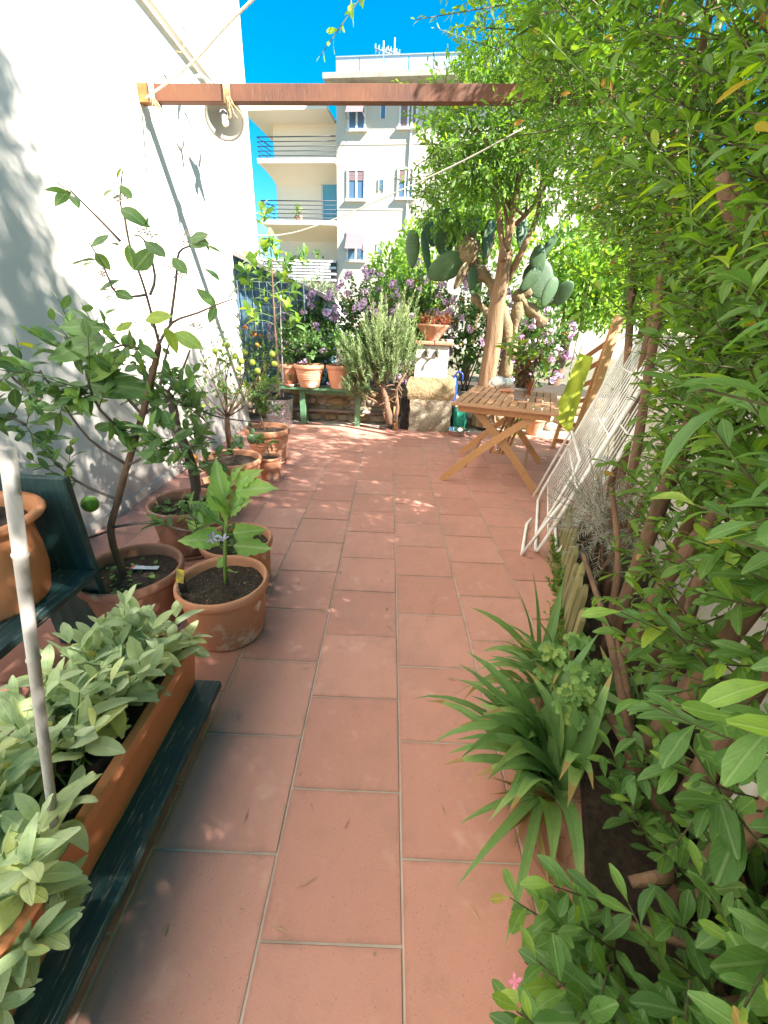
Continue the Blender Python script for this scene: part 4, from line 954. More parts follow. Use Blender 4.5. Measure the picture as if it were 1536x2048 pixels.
L[4] = np.clip(L[4] * .8 + .25 * (rng.uniform(size=len(L[4])) < .2) + .3 * (L[0][:, 2] < zr + .05), 0, .95)
n2 = 7; p2 = np.stack([rng.uniform(-.66, -.60, n2), rng.uniform(.22, .36, n2), np.full(n2, zr - .05)], 1); Lb, ptb = twigs(p2, np.tile([.4, -.2, .35], (n2, 1)) + rng.normal(0, .2, (n2, 3)), np.full(n2, .07), 6, .07, 1.1, -.2, .6, opposite=True, t0=.4)
leaves(tp, 'lance', 'L_sage', cat([L, Lb]), 300, bend=.30, fold=.18); twigmesh(tp, pts, .0032, .002, 'stem_green', 'stems'); twigmesh(tp, ptb, .0032, .002, 'stem_green', 'stems')
# cane
c0 = gz(108, 1700, zr - .05); c1 = gy(14, 897, c0[1] + .02); cn = root('bamboo_cane', 'weathered grey bamboo cane stuck in the sage trough', 'cane', c0)
K = [0, .20, .205, .21, .40, .405, .41, .62, .625, .63, .83, .835, .84, 1.0]; RR = [.0080, .0080, .0095, .0080, .0082, .0098, .0082, .0085, .0102, .0085, .0087, .0104, .0087, .0090]
MB().tube([c0 + (c1 - c0) * k - np.array([0, 0, .03]) * (1 - k) for k in K] + [c1, c1 - (c1 - c0) * .03], RR + [.0070, .0062], 12, cap=False).build('culm', 'cane', cn)
# big orange pot
gp_ = np.array([-1.30, 1.075, .399]); gt = root('large_pot', 'large smooth orange pot on the upper shelf, cut by the left edge', 'pot', gp_)
MB().lathe([(0, 0), (.135, 0), (.148, .02), (.164, .10), (.166, .17), (.161, .24), (.157, .285)], gp_, 44).build('body', 'pot_or', gt)
MB().lathe([(.156, .28), (.180, .29), (.203, .305), (.209, .318), (.201, .328), (.180, .325), (.167, .305), (.152, .27)], gp_, 44).build('rim', 'pot_or', gt)
MB().disc(gp_ + (0, 0, .285), .155).build('soil', 'soil', gt)
n = 8; p = gp_ + np.stack([rng.uniform(-.08, .05, n), rng.uniform(-.08, .08, n), np.full(n, .28)], 1); L, pts = twigs(p, rdir(n) * .6 + np.array([-.1, .2, .8]), rng.uniform(.05, .14, n), 6, .05, .9); leaves(gt, 'oval', 'L_citrus', L, 60); twigmesh(gt, pts, .002, .001, 'stem_green')

# ================================================================== BACK OF THE TERRACE
bn = root('garden_bench', 'green painted bench carrying terracotta pots against the low wall', 'bench', (-.85, 5.55, 0))
zb_ = .505
for k in range(2):
    MB().box((-1.46, 5.42 + k * .145, zb_ - .03), (-.27, 5.555 + k * .145, zb_), bev=.003).build('seat_plank', 'bench_paint', bn)
for x in (-1.16, -.41): MB().box((x - .035, 5.50, 0), (x + .035, 5.57, zb_ - .031)).build('leg', 'bench_paint', bn)
for x in (-1.16, -.41): MB().box((x - .03, 5.63, 0), (x + .03, 5.69, zb_ - .031)).build('leg', 'bench_paint', bn)
MB().box((-1.12, 5.52, zb_ - .09), (-.45, 5.545, zb_ - .031)).build('apron', 'bench_paint', bn)
single(MB().tube([(-1.9, 5.70, .17), (-1.2, 5.70, .165), (.15, 5.70, .16)], .025, 10), 'drain_pipe', 'grey_wood', 'grey pipe running along the foot of the low wall under the bench', 'pipe')
def flower_mesh(mat_p, n=6, s=.035, name='flower'):
    """an umbel of five-petalled flowers"""
    b = MB(); dk = MB()
    for k in range(n):
        c = rdir(1)[0] * s * np.array([1, 1, .7]); d = unit(c + np.array([0, -.02, .005])); x = unit(np.cross(d, [.3, .5, .8])); y = np.cross(d, x)
        for j in range(5):
            t = 2 * math.pi * j / 5; e_ = math.cos(t) * x + math.sin(t) * y; f_ = -math.sin(t) * x + math.cos(t) * y; q = s * .75
            b.add([c, c + e_ * q * .55 + f_ * q * .33 + d * q * .25, c + e_ * q + d * q * .2, c + e_ * q * .55 - f_ * q * .33 + d * q * .25], [(0, 1, 2, 3)])
            if j < 2: dk.add([c + d * .002, c + e_ * q * .42 + f_ * q * .2 + d * q * .30, c + e_ * q * .62 + d * q * .26, c + e_ * q * .42 - f_ * q * .2 + d * q * .30], [(0, 1, 2, 3)])
    return b, dk
def add_flowers(parent, P, mat, dark=None, s=.035, n=6):
    org = WL[parent.name]; protos = []
    for v in range(4):
        b, dk = flower_mesh(mat, n, s); o = b.build('flower', mat, parent, world=False); d_ = None
        if dark: d_ = dk.build('blotch', dark, o, world=False, kind='stuff'); WL[d_.name] = org
        protos.append((o, d_))
    for i, p in enumerate(P):
        if i < 4: o, d_ = protos[i]
        else:
            a, b = protos[i % 4]; o = a.copy(); COL.objects.link(o); o.parent = parent
            if b: d_ = b.copy(); COL.objects.link(d_); d_.parent = o
        o.location = tuple(np.array(p) - org); o.rotation_euler = (random.uniform(-.4, .4), random.uniform(-.4, .4), random.uniform(0, 6.28)); sc = random.uniform(.75, 1.2); o.scale = (sc, sc, sc)
def bush(thing, c, rx, ry, rz_, n, L_, nl, size, kind, mat, upb=.4, tmat='twig', nobj=0, surf=.55, bend=.15, outd=(0, 0, .5), ang=.95, tipb=.0):
    """twiggy bush: shoots spread through an ellipsoid, denser near its surface"""
    c = np.array(c, float); d = rdir(n); q = rng.uniform(surf, 1, n)[:, None] ** .8
    p = c + d * q * np.array([rx, ry, rz_]) * .9
    L, pts = twigs(p - d * L_ * .5, d * np.array([1, 1, 1]) + np.array(outd) + rng.normal(0, .35, (n, 3)), rng.uniform(.6, 1.3, n) * L_, nl, size, ang, upb)
    if tipb: L[4] = np.clip(L[4] + tipb, 0, .96)
    twigmesh(thing, pts, .0028, .0012, tmat)
    return L
# bench pots
def bench_pot(x, y, r, h, lab, grooves=0, plant=True):
    p = np.array([x, y, zb_ + .001]); t = root('geranium_pot', lab, 'potted plant', p, None)
    pot(t, p, r, h, r * .66, 'pot', 'soil', rimh=.05, depth=.04, grooves=grooves)
    if plant:
        L = bush(t, p + (0, 0, h + .20), r * 1.15, r * 1.1, .22, 40, .14, 8, .045, 'ger', 'L_ger', nobj=0)
        leaves(t, 'ger', 'L_ger', L, 0)
        for k in range(3): branch(t, [p + (random.uniform(-.05, .05), random.uniform(-.04, .04), h - .04), p + (random.uniform(-.1, .1), random.uniform(-.1, .1), h + .15)], .006, .004, 'stem_green', 'stem', jit=0)
    return t
t = bench_pot(-1.05, 5.50, .195, .285, 'widest ribbed geranium pot at the middle of the green bench', 3)
t2 = bench_pot(-.66, 5.52, .170, .29, 'plain geranium pot right of the ribbed one on the green bench')
t3 = bench_pot(-1.335, 5.60, .135, .27, 'narrow geranium pot at the left end of the green bench')
t4 = bench_pot(-.385, 5.58, .125, .27, 'small pot at the right end of the bench half hidden by rosemary', 0)
p = np.array([-1.30, 5.47, zb_ + .001]); t = root('tiny_pot', 'tiny saucer pot with a sprout at the left end of the bench', 'pot', p)
MB().lathe([(0, 0), (.06, 0), (.075, .03), (.07, .035), (.06, .02), (0, .02)], p, 24).build('saucer', 'pot', t); MB().lathe([(0, .02), (.03, .02), (.042, .075), (.036, .075), (0, .06)], p, 20).build('pot', 'pot', t)
L, pts = twigs(np.tile(p + (0, 0, .07), (5, 1)), rdir(5) * .5 + np.array([0, 0, 1]), np.full(5, .06), 5, .03); leafmesh(t, 'oval', 'L_ger', *L); twigmesh(t, pts, .001, .001, 'stem_green')
# flowering hedge along the low wall: separate bushes
hed = [(-1.15, 6.35, 1.02, .58, .42, .62, 'leftmost mauve-flowered geranium bush behind the bench pots'), (-.38, 6.35, 1.20, .58, .45, .72, 'tall mauve-flowered geranium bush behind the rosemary'),
       (.35, 6.45, 1.25, .55, .45, .80, 'mauve-flowered geranium bush behind the stone fountain'), (1.15, 6.45, 1.25, .62, .45, .78, 'mauve-flowered geranium bush behind the tree trunk'), (2.05, 6.3, 1.05, .55, .42, .68, 'rightmost mauve-flowered geranium bush beside the garden wall')]
for i, (x, y, z, rx, ry, rz_, lab) in enumerate(hed):
    t = root('geranium_bush', lab, 'flower bush', (x, y, .42), 'geranium bushes along the back wall')
    L = bush(t, (x, y, z), rx, ry, rz_, 330, .18, 9, .048, 'ger', 'L_ger', surf=.35)
    L[4] = np.where(rng.uniform(size=len(L[4])) < .035, .99, L[4]); leaves(t, 'ger', 'L_ger', L, 0)
    for k in range(4): branch(t, [(x + random.uniform(-.2, .2), y, .42), (x + random.uniform(-.3, .3), y + random.uniform(-.1, .1), z), (x + random.uniform(-.4, .4), y, z + rz_ * .6)], .012, .005, 'bark', 'stem')
    n = 46; d = rdir(n); d[:, 1] = -np.abs(d[:, 1]); d[:, 2] = d[:, 2] * .75 + .28; d = unit(d); add_flowers(t, np.array([x, y, z]) + d * np.array([rx, ry, rz_]) * 1.06, 'petal_m', 'petal_d', .044)
# orange flowered clump by the shed
p = np.array([-1.95, 6.05, .45]); t = root('lantana', 'orange-flowered clump in front of the wire grid', 'flower bush', p)
L = bush(t, p + (.05, 0, .35), .38, .25, .38, 110, .14, 7, .035, 'oval', 'L_ger', surf=.3); leaves(t, 'oval', 'L_ger', L, 0)
add_flowers(t, [gy(*q, 5.9) for q in [(503, 662), (497, 672), (508, 668), (522, 672), (490, 655), (516, 690)]], 'petal_o', None, .03, 6)

# rosemary
rp0 = gz(782, 848, 0); rt_ = root('rosemary', 'big rosemary with a gnarled bare trunk leaning by the fountain', 'shrub', rp0)
Y = 5.36; Pm = []
for pts, r_ in [([(782, 848), (775, 820), (770, 795), (762, 770), (752, 745)], .055), ([(788, 845), (795, 815), (792, 785), (800, 765), (815, 740)], .03), ([(775, 815), (745, 800), (722, 785), (705, 760)], .02), ([(778, 845), (768, 830), (772, 800), (790, 790), (798, 770)], .018), ([(770, 795), (750, 785), (735, 790)], .012), ([(795, 790), (770, 805), (755, 800)], .014), ([(765, 775), (785, 770), (800, 778)], .012)]:
    Pm.append(branch(rt_, [gy(*q, Y + random.uniform(-.04, .04)) for q in pts], r_, r_ * .45, 'bark', 'trunk' if r_ > .05 else 'branch', n=8, jit=.14))
n = 60; a_ = along(Pm[:4], n, .3); k_ = MB()
for q in a_:
    e_ = q + rdir(1)[0] * np.array([.12, .08, .10]); m = (q + e_) / 2 + rdir(1)[0] * .03; k_.tube(smooth_path([q, m, e_], 3), [.005] * 6 + [.003], 5)
k_.build('dead_twigs', 'bark_pale', rt_, kind='stuff')
def rose_stems(n, px0, px1, py0, py1, zt0, zt1, lean):
    pb_ = np.array([gy(random.uniform(px0, px1), random.uniform(py0, py1), Y + random.uniform(-.14, .16)) for _ in range(n)])
    Ls = []; D = np.stack([rng.normal(lean, .22, n) + (pb_[:, 0] + .05) * .7, rng.normal(-.05, .2, n), np.full(n, 1.0)], 1)
    return twigs(pb_, D, rng.uniform(zt0, zt1, n), 64, .056, .70, .05, .4, flat=.2)
La, pa_ = rose_stems(140, 745, 815, 700, 765, .34, .72, .0); Lb, pb2 = rose_stems(100, 700, 790, 720, 775, .18, .42, -.15); Lc, pc2 = rose_stems(16, 700, 745, 775, 810, .15, .25, -.5)
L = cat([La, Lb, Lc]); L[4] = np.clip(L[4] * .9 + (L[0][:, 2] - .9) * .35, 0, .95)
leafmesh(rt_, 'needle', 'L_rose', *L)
for q in (pa_, pb2, pc2): twigmesh(rt_, q, .003, .0015, 'bark', 'stems')

# fountain
fy = 5.40; fo = root('stone_fountain', 'old stone wall fountain with two brass taps and a mossy base', 'fountain', (.56, 5.55, 0))
def rough_box(mb, lo, hi, amp, nx=10, ny=6, nz=10, fn=None):
    lo = np.array(lo, float); hi = np.array(hi, float)
    def face(o, u, v, nu, nv):
        V = []; F = []
        for j in range(nv + 1):
            for i in range(nu + 1):
                p_ = o + u * i / nu + v * j / nv
                d = np.array([math.sin(p_[0] * 23 + p_[2] * 31 + p_[1] * 9), math.sin(p_[1] * 27 + p_[2] * 19 + 1), math.sin(p_[0] * 37 + p_[1] * 11 + 2)]) * amp + np.array([math.sin(p_[0] * 71 + p_[2] * 63), math.sin(p_[1] * 67 + p_[2] * 79 + p_[0] * 41), math.sin(p_[2] * 53 + p_[0] * 83)]) * amp * .4
                q = p_ + d; V.append(fn(q) if fn else q)
        for j in range(nv):
            for i in range(nu): a = j * (nu + 1) + i; F.append((a, a + 1, a + nu + 2, a + nu + 1))
        mb.add(V, F)
    sx, sy, sz = np.diag(hi - lo)
    face(lo, sx, sz, nx, nz); face(lo + sy + sx, -sx, sz, nx, nz); face(lo + sy, -sy, sz, ny, nz); face(lo + sx, sy, sz, ny, nz); face(lo + sz, sx, sy, nx, ny); face(lo + sy, sx, -sy, nx, ny)
    return mb
rough_box(MB(), (.30, fy, 0), (.86, 5.78, .42), .008).build('base_block', 'stone', fo)
def bulge(q): 
    t = (q[2] - .42) / .28; q = q.copy(); q[1] -= .045 * math.sin(math.pi * max(0, min(1, t))) * (1 if q[1] < 5.6 else 0); q[0] += (q[0] - .57) * .10 * math.sin(math.pi * max(0, min(1, t))); return q
rough_box(MB(), (.27, fy + .01, .421), (.85, 5.78, .70), .010, fn=bulge).build('basin_block', 'stone_y', fo)
rough_box(MB(), (.335, fy + .07, .70), (.755, 5.74, 1.085), .003).build('tap_slab', 'stone_w', fo)
MB().box((.30, fy + .03, 1.0865), (.55, 5.76, 1.135), bev=.012).build('cap_brick', 'brick', fo); MB().box((.554, fy + .03, 1.0865), (.80, 5.76, 1.135), bev=.012).build('cap_brick', 'brick', fo)
for x in (.47, .60):
    tap = MB().ell((x, fy + .055, 1.00), .030, .018, .045, n=14, m=8).build('tap_plate', 'bronze', fo)
    MB().tube(smooth_path([(x, fy + .05, 1.0), (x, fy + .0, 1.005), (x + .003, fy - .025, .985), (x + .004, fy - .03, .95)], 4), .010, 8).build('spout', 'bronze', tap)
    MB().tube([(x - .025, fy + .0, 1.045), (x, fy + .0, 1.04), (x + .025, fy + .0, 1.045)], .006, 6).build('handle', 'bronze', tap); MB().tube([(x, fy + .005, 1.0), (x, fy + .0, 1.042)], .006, 6).build('stem', 'bronze', tap)
bp2 = np.array([.53, 5.58, 1.136]); t = root('succulent_bowl', 'terracotta bowl of reddish succulents on the fountain cap', 'potted plant', bp2)
MB().lathe([(0, 0), (.085, 0), (.09, .01), (.115, .05), (.205, .165), (.215, .185), (.21, .19), (.195, .18), (.18, .165), (0, .165)], bp2, 36).build('bowl', 'pot', t); MB().disc(bp2 + (0, 0, .166), .185).build('soil', 'soil', t)
n = 60; a_ = rng.uniform(0, 6.28, n); r_ = np.sqrt(rng.uniform(0, 1, n)) * .22; p = bp2 + np.stack([np.cos(a_) * r_ + .03, np.sin(a_) * r_ * .8, np.full(n, .17)], 1)
L, pts = twigs(p, rdir(n) * .6 + np.array([0, 0, .8]), rng.uniform(.05, .17, n), 12, .038, .9, .2); leaves(t, 'lance', 'L_red', L, 0, bend=.3); twigmesh(t, pts, .0025, .002, 'stem_green')
single(MB().box((.72, 5.50, 1.136), (.80, 5.70, 1.16), bev=.004), 'loose_brick', 'stone_w', 'pale loose brick beside the succulent bowl on the fountain', 'brick')
# things around the fountain
b0 = gz(908, 866, 0); b0 = np.array([.95, 5.30, 0]); o = MB().lathe([(0, .002), (.11, .0), (.118, .004), (.132, .05), (.142, .072), (.152, .074), (.150, .078), (.134, .074), (.122, .045), (.11, .012), (0, .012)], b0, 40)
single(o, 'steel_bowl', 'steel', 'empty stainless steel bowl on the tiles by the fountain', 'bowl')
jp = np.array([1.00, 5.62, 0]); t = root('watering_can', 'green plastic watering can standing right of the fountain', 'watering can', jp)
MB().box((.92, 5.50, 0), (1.10, 5.72, .30), bev=.03).build('body', 'green_plastic', t); MB().tube(smooth_path([(1.0, 5.58, .28), (.98, 5.55, .40), (1.02, 5.64, .43), (1.04, 5.7, .29)], 4), .014, 8).build('handle', 'green_plastic', t)
MB().tube([(.96, 5.498, .08), (.96, 5.490, .25)], .012, 6).build('rib', 'green_plastic', t); MB().tube([(1.06, 5.498, .08), (1.06, 5.490, .25)], .012, 6).build('rib', 'green_plastic', t); MB().tube([(.94, 5.495, .17), (1.08, 5.495, .17)], .010, 6).build('rib', 'green_plastic', t)
t = root('blue_sprayer', 'dark blue plastic sprayer standing behind the green watering can', 'sprayer', (.90, 5.72, 0))
MB().lathe([(0, 0), (.05, 0), (.055, .02), (.055, .40), (.03, .48), (.02, .52), (0, .52)], (.90, 5.72, .0), 20).build('tank', 'black', t); MB().lathe([(.056, .36), (.058, .52), (.05, .62), (.03, .70), (0, .72)], (.90, 5.72, .0), 20).build('head', 'blue_plastic', t)
MB().tube(smooth_path([(.90, 5.70, .70), (.93, 5.68, .76), (.99, 5.66, .74), (1.0, 5.66, .66)], 4), .012, 8).build('handle', 'blue_plastic', t)
single(MB().box((.10, 5.42, 0), (.155, 5.45, .30), np.array([[1, 0, -.06], [0, 1, 0], [.06, 0, 1]]), (0, 0, 0)), 'wooden_stake', 'wood_pale', 'short pale wooden stake leaning beside the rosemary trunk', 'stake')
single(MB().box((.19, 5.46, 0), (.265, 5.62, .42), bev=.004), 'dark_slate', 'black', 'dark slab wedged between rosemary and fountain', 'slab')
single(MB().box((-.10, 5.44, -.003), (.08, 5.60, .006)), 'soil_pit', 'soil', 'small square of bare soil at the rosemary foot', 'soil patch')

# ------------------------------------------------------------------ thick-trunked tree with prickly pear
tb = np.array([1.30, 5.72, 0]); tt = root('garden_tree', 'small tree with thick pale fluted trunk behind the table', 'tree', tb)
Y = 5.72
trunk = smooth_path([gy(*q, Y) for q in [(968, 850), (972, 775), (985, 690), (992, 620), (1004, 555), (1012, 500)]], 4)
tm = MB(); n_ = 16; V = []; K = len(trunk)
for i, p_ in enumerate(trunk):
    t_ = i / (K - 1); R0_ = .118 * (1 - .33 * t_) + (.07 * max(0, .18 - t_) / .18)
    for j in range(n_):
        a = 2 * math.pi * j / n_; rr_ = R0_ * (1 + .10 * math.sin(a * 5 + t_ * 3) + .05 * math.sin(a * 3 - t_ * 9) + random.uniform(-.02, .02)); V.append(p_ + np.array([rr_ * math.cos(a), rr_ * math.sin(a), 0]))
tm.add(V, [(i * n_ + j, i * n_ + (j + 1) % n_, (i + 1) * n_ + (j + 1) % n_, (i + 1) * n_ + j) for i in range(K - 1) for j in range(n_)] + [tuple((K - 1) * n_ + j for j in range(n_))]); tm.build('trunk', 'bark_pale', tt)
Pt = []
for pts, r_ in [([(1012, 500), (1025, 430), (1035, 370), (1045, 300)], .05), ([(1008, 520), (1000, 450), (992, 380), (985, 300)], .04), ([(1015, 560), (1050, 490), (1075, 430), (1085, 350)], .042), ([(1030, 450), (1060, 420), (1080, 380), (1100, 300)], .03), ([(1004, 530), (1015, 460), (1008, 400), (1015, 320)], .03), ([(1025, 430), (1010, 390), (1000, 350)], .022),
                ([(992, 400), (960, 340), (920, 290)], .022), ([(1045, 320), (1010, 240), (960, 180)], .025), ([(1085, 380), (1120, 320), (1160, 260)], .025), ([(985, 300), (930, 230), (890, 200)], .018), ([(1020, 400), (1050, 430), (1055, 360)], .02)]:
    Pt.append(branch(tt, [gy(*q, Y + random.uniform(-.15, .15)) for q in pts], r_, r_ * .5, 'bark_pale', n=8, jit=.08))
Ls = []; tw = []
for (x, y, z, rx, ry, rz_, n) in [(1.2, 5.6, 3.35, .85, .7, .62, 480), (.75, 5.2, 3.0, .55, .6, .5, 260), (1.8, 5.3, 3.1, .7, .7, .7, 380), (1.3, 5.2, 4.0, .9, .8, .5, 330), (.62, 5.5, 2.62, .42, .4, .32, 130)]:
    d = rdir(n); p = np.array([x, y, z]) + d * (rng.uniform(.2, 1, n)[:, None] ** .6) * np.array([rx, ry, rz_])
    l_, q_ = twigs(p, d + np.array([-.15, -.1, .15]) + rng.normal(0, .5, (n, 3)), rng.uniform(.12, .26, n), 10, .072, .85, .1, .4); Ls.append(l_); twigmesh(tt, q_, .003, .0012)
for q0, q1, k in [((900, 290), (745, 388), 16), ((880, 200), (790, 165), 12), ((930, 240), (860, 330), 10), ((960, 330), (880, 380), 10), ((1000, 100), (870, 60), 12), ((930, 330), (850, 290), 8)]:
    a = gy(*q0, 4.9); b = gy(*q1, 4.7); l_, q_ = twigs(np.array([a]), np.array([b - a]), np.array([np.linalg.norm(b - a)]), k, .07, .8, .02, .4); l_[4] = np.clip(l_[4] + .2, 0, .95); Ls.append(l_); twigmesh(tt, q_, .005, .002)
L = cat(Ls); L[4] = np.clip(L[4] * .9 + .1, 0, .96); leaves(tt, 'obl', 'L_hedge', L, 0, bend=.2)
# prickly pear
pp_ = np.array([1.25, 5.98, .42]); pt = root('prickly_pear', 'large prickly pear with grey-green pads around the tree trunk', 'cactus', pp_)
def padshape(v): t = (v[2] + 1) / 2; k = .72 + .42 * min(1, max(0, t)) ** .8; return np.array([v[0] * k, v[1], v[2]])
def pad(cx, cy, wpx, hpx, ang, yaw=0.0, y=5.95, mat='cactus', th=.022):
    wpx *= .88; hpx *= .88
    c = gy(cx, cy, y); sc = np.linalg.norm(gy(cx + 10, cy, y) - c) / 10
    b = MB(); b.ell((0, 0, 0), 1, 1, 1, n=18, m=10, shape=padshape); V = np.array(b.v) * np.array([wpx * sc / 2 / 1.0, th, hpx * sc / 2])
    cyw, syw = math.cos(yaw), math.sin(yaw); V = V @ np.array([[cyw, -syw, 0], [syw, cyw, 0], [0, 0, 1]]).T
    ca, sa = math.cos(ang), math.sin(ang); V = V @ np.array([[ca, 0, sa], [0, 1, 0], [-sa, 0, ca]]).T
    b.v = [tuple(q + c) for q in V]; o = b.build('pad', mat, pt); return o
for a in [(825, 498, 34, 74, -.05, .1, 5.75), (852, 505, 40, 84, -.25, 1.0, 5.8), (893, 465, 66, 92, .15, .3, 6.0), (890, 535, 58, 90, 1.15, .3, 5.8), (935, 470, 60, 80, .5, .8, 6.05), (922, 552, 34, 62, .45, .9, 5.75, 'cactus_old'), (945, 562, 26, 60, -.1, .4, 5.8), (975, 480, 40, 80, .1, .7, 6.1),
          (1075, 520, 60, 38, 1.3, .2, 5.95), (1060, 560, 34, 58, .7, .3, 5.85), (1098, 585, 34, 64, .3, .2, 5.85), (1092, 500, 34, 80, .6, .8, 6.0), (1125, 585, 56, 40, 1.9, .4, 6.0), (1045, 470, 40, 70, -.2, .5, 6.1), (1078, 560, 74, 84, -.6, .1, 6.05), (860, 465, 40, 60, -.4, .6, 6.1), (905, 520, 40, 70, -.9, .7, 5.95)]: pad(*a)
for pts, r_ in [([(1010, 760), (1015, 690), (1005, 620), (985, 570), (960, 545), (940, 530), (925, 500), (940, 478)], .075), ([(1020, 720), (1030, 650), (1040, 600), (1060, 580)], .06), ([(990, 640), (960, 610), (945, 590)], .045), ([(1030, 585), (1052, 610), (1075, 632), (1088, 650)], .062)]:
    P = smooth_path([gy(*q, 5.95) for q in pts], 4); MB().tube(P, [r_ * (1 + .3 * math.sin(i * 1.3)) for i in range(len(P))], 10, jit=.12).build('woody_stem', 'cactus_old', pt)
MB().ell(gy(938, 500, 5.8), .13, .10, .16, n=14, m=9, jit=.12).build('woody_stem', 'cactus_old', pt)

# ------------------------------------------------------------------ trees and shrubs beyond
def far_tree(name, lab, x, y, z, rx, ry, rz_, n, size, mat='L_far', nb=3):
    t = root(name, lab, 'tree', (x, y, -.06))
    branch(t, [(x, y, -.06), (x + .1, y, z * .5), (x, y, z)], .14, .06, 'bark', 'trunk')
    for k in range(nb): branch(t, [(x, y, z * .6), (x + random.uniform(-.5, .5) * rx, y + random.uniform(-.5, .5) * ry, z + random.uniform(-.2, .4) * rz_)], .05, .02, 'bark')
    Ls = []
    for k in range(9):
        c = np.array([x, y, z]) + rdir(1)[0] * np.array([rx, ry, rz_]) * .55; d = rdir(n); p = c + d * np.array([rx, ry, rz_]) * .5 * rng.uniform(.3, 1, n)[:, None] ** .5
        Ls.append((p, unit(d + rng.normal(0, .6, (n, 3)) + np.array([0, 0, .2])), unit(rdir(n) + np.array([0, 0, 1])), rng.uniform(.7, 1.3, n) * size, rng.beta(2, 2, n)))
    leafmesh(t, 'obl', mat, *cat(Ls), name='crown')
a = gy(830, 470, 10.5); far_tree('leafy_tree', 'bright green tree rising behind the geranium bushes left of the cactus', a[0], 10.5, a[2] - 1.1, 1.1, 1.2, 1.5, 600, .15)
a = gy(930, 400, 12); far_tree('leafy_tree', 'light green tree in front of the right half of the apartment block', a[0] + .5, 12, a[2] - .3, 1.3, 1.3, 1.7, 500, .15)
a = gy(1160, 510, 9.5); far_tree('leafy_tree', 'bright green tree glimpsed right of the cactus', a[0], 9.5, a[2] - .5, 1.7, 1.2, 1.3, 600, .15)
a = gy(1330, 480, 10); far_tree('leafy_tree', 'green tree hidden behind the shrubs above the garden wall', a[0], 10, a[2] - .4, 2.0, 1.2, 1.5, 400, .17)
a = gy(600, 565, 10); far_tree('olive_shrub', 'pale olive-grey shrub below the white block parapet', a[0], 10, a[2] - .5, .9, .6, .75, 420, .09, 'L_far2')

def screen(lab, x, y, z, rx, ry, rz_, n):  # dense trees added beyond the wall to keep the sun off the terrace
    ry = .5 if y < 0 else ry
    t = root('sun_screen_tree', lab, 'tree', (x, y, -.06), 'added sun-screen trees beyond the garden wall')
    branch(t, [(x, y, -.06), (x + .05, y, z * .6), (x, y, z)], .11, .05, 'bark', 'trunk')
    for k in range(5): branch(t, [(x, y, z * .55), (x + random.uniform(-.7, .7) * rx, y + random.uniform(-.7, .7) * ry, z + random.uniform(-.3, .5) * rz_)], .04, .015, 'bark')
    d = rdir(n); p = np.array([x, y, z]) + d * np.array([rx, ry, rz_]) * rng.uniform(.15, 1, n)[:, None] ** .5
    leafmesh(t, 'obl', 'L_hedge', p, unit(d + rng.normal(0, .6, (n, 3))), unit(rdir(n) + np.array([0, 0, 1])), rng.uniform(.09, .15, n), rng.beta(2, 3, n), name='crown')
for i, (y, x, top_) in enumerate([(-.70, 1.85, 2.95), (.35, 2.2, 3.5), (1.5, 2.6, 3.35), (2.6, 3.0, 3.25), (3.6, 3.35, 3.1)]):
    screen(['low added sun-screen tree beyond the wall behind the viewpoint', 'added sun-screen tree beyond the wall beside the viewpoint', 'added sun-screen tree beyond the wall opposite the iris', 'added sun-screen tree beyond the wall opposite the drying racks', 'added sun-screen tree beyond the wall opposite the folding table'][i], x, y, top_ - 1.35, .75, .85, 1.35, 3400)

# ================================================================== TABLE
TH = .735; A = math.atan2(-.29, .80); ca, sa = math.cos(A), math.sin(A)
nl = np.array([.537, 3.43, 0]); Wt, Dt = .85, 1.22
tb_ = root('folding_table', 'wooden folding table with slatted top and crossed legs', 'table', nl + np.array([ca, sa, 0]) * Wt / 2 + np.array([-sa, ca, 0]) * Dt / 2, None, A)
hx, hy = Wt / 2, Dt / 2
def tpart(lo, hi, name, mat='wood_top', bev=.003): return MB().box(lo, hi, bev=bev).build(name, mat, tb_, world=False)
fwid = .075
tpart((-hx, -hy, TH - .022), (hx, -hy + fwid, TH), 'end_board'); tpart((-hx, hy - fwid, TH - .022), (hx, hy, TH), 'end_board')
tpart((-hx, -hy + fwid + .001, TH - .022), (-hx + .06, hy - fwid - .001, TH), 'side_board'); tpart((hx - .06, -hy + fwid + .001, TH - .022), (hx, hy - fwid - .001, TH), 'side_board')
ins = (Dt - 2 * fwid); cb = .05; seg = (ins - 2 * cb) / 3
for k in (1, 2):
    y0 = -hy + fwid + k * seg + (k - 1) * cb; tpart((-hx + .061, y0 + .001, TH - .022), (hx - .061, y0 + cb - .001, TH - .0015), 'cross_board')
ns = 11; sw = (Wt - .12) / ns
sl0 = MB().box((-sw / 2 + .006, -seg / 2 + .002, -.011), (sw / 2 - .006, seg / 2 - .002, .009), bev=.002).build('slat', 'wood_top', tb_, world=False); first = True
for k in range(3):
    yc = -hy + fwid + k * (seg + cb) + seg / 2
    for i in range(ns):
        o = sl0 if first else sl0.copy()
        if not first: COL.objects.link(o); o.parent = tb_
        first = False; o.location = (-hx + .06 + (i + .5) * sw, yc, TH - .011)
tpart((-hx + .05, -hy + .04, TH - .075), (hx - .05, -hy + .062, TH - .023), 'apron', 'wood'); tpart((-hx + .05, hy - .062, TH - .075), (hx - .05, hy - .04, TH - .023), 'apron', 'wood')
tpart((-hx + .05, -hy + .07, TH - .05), (-hx + .09, hy - .07, TH - .023), 'rail', 'wood'); tpart((hx - .09, -hy + .07, TH - .05), (hx - .05, hy - .07, TH - .023), 'rail', 'wood')
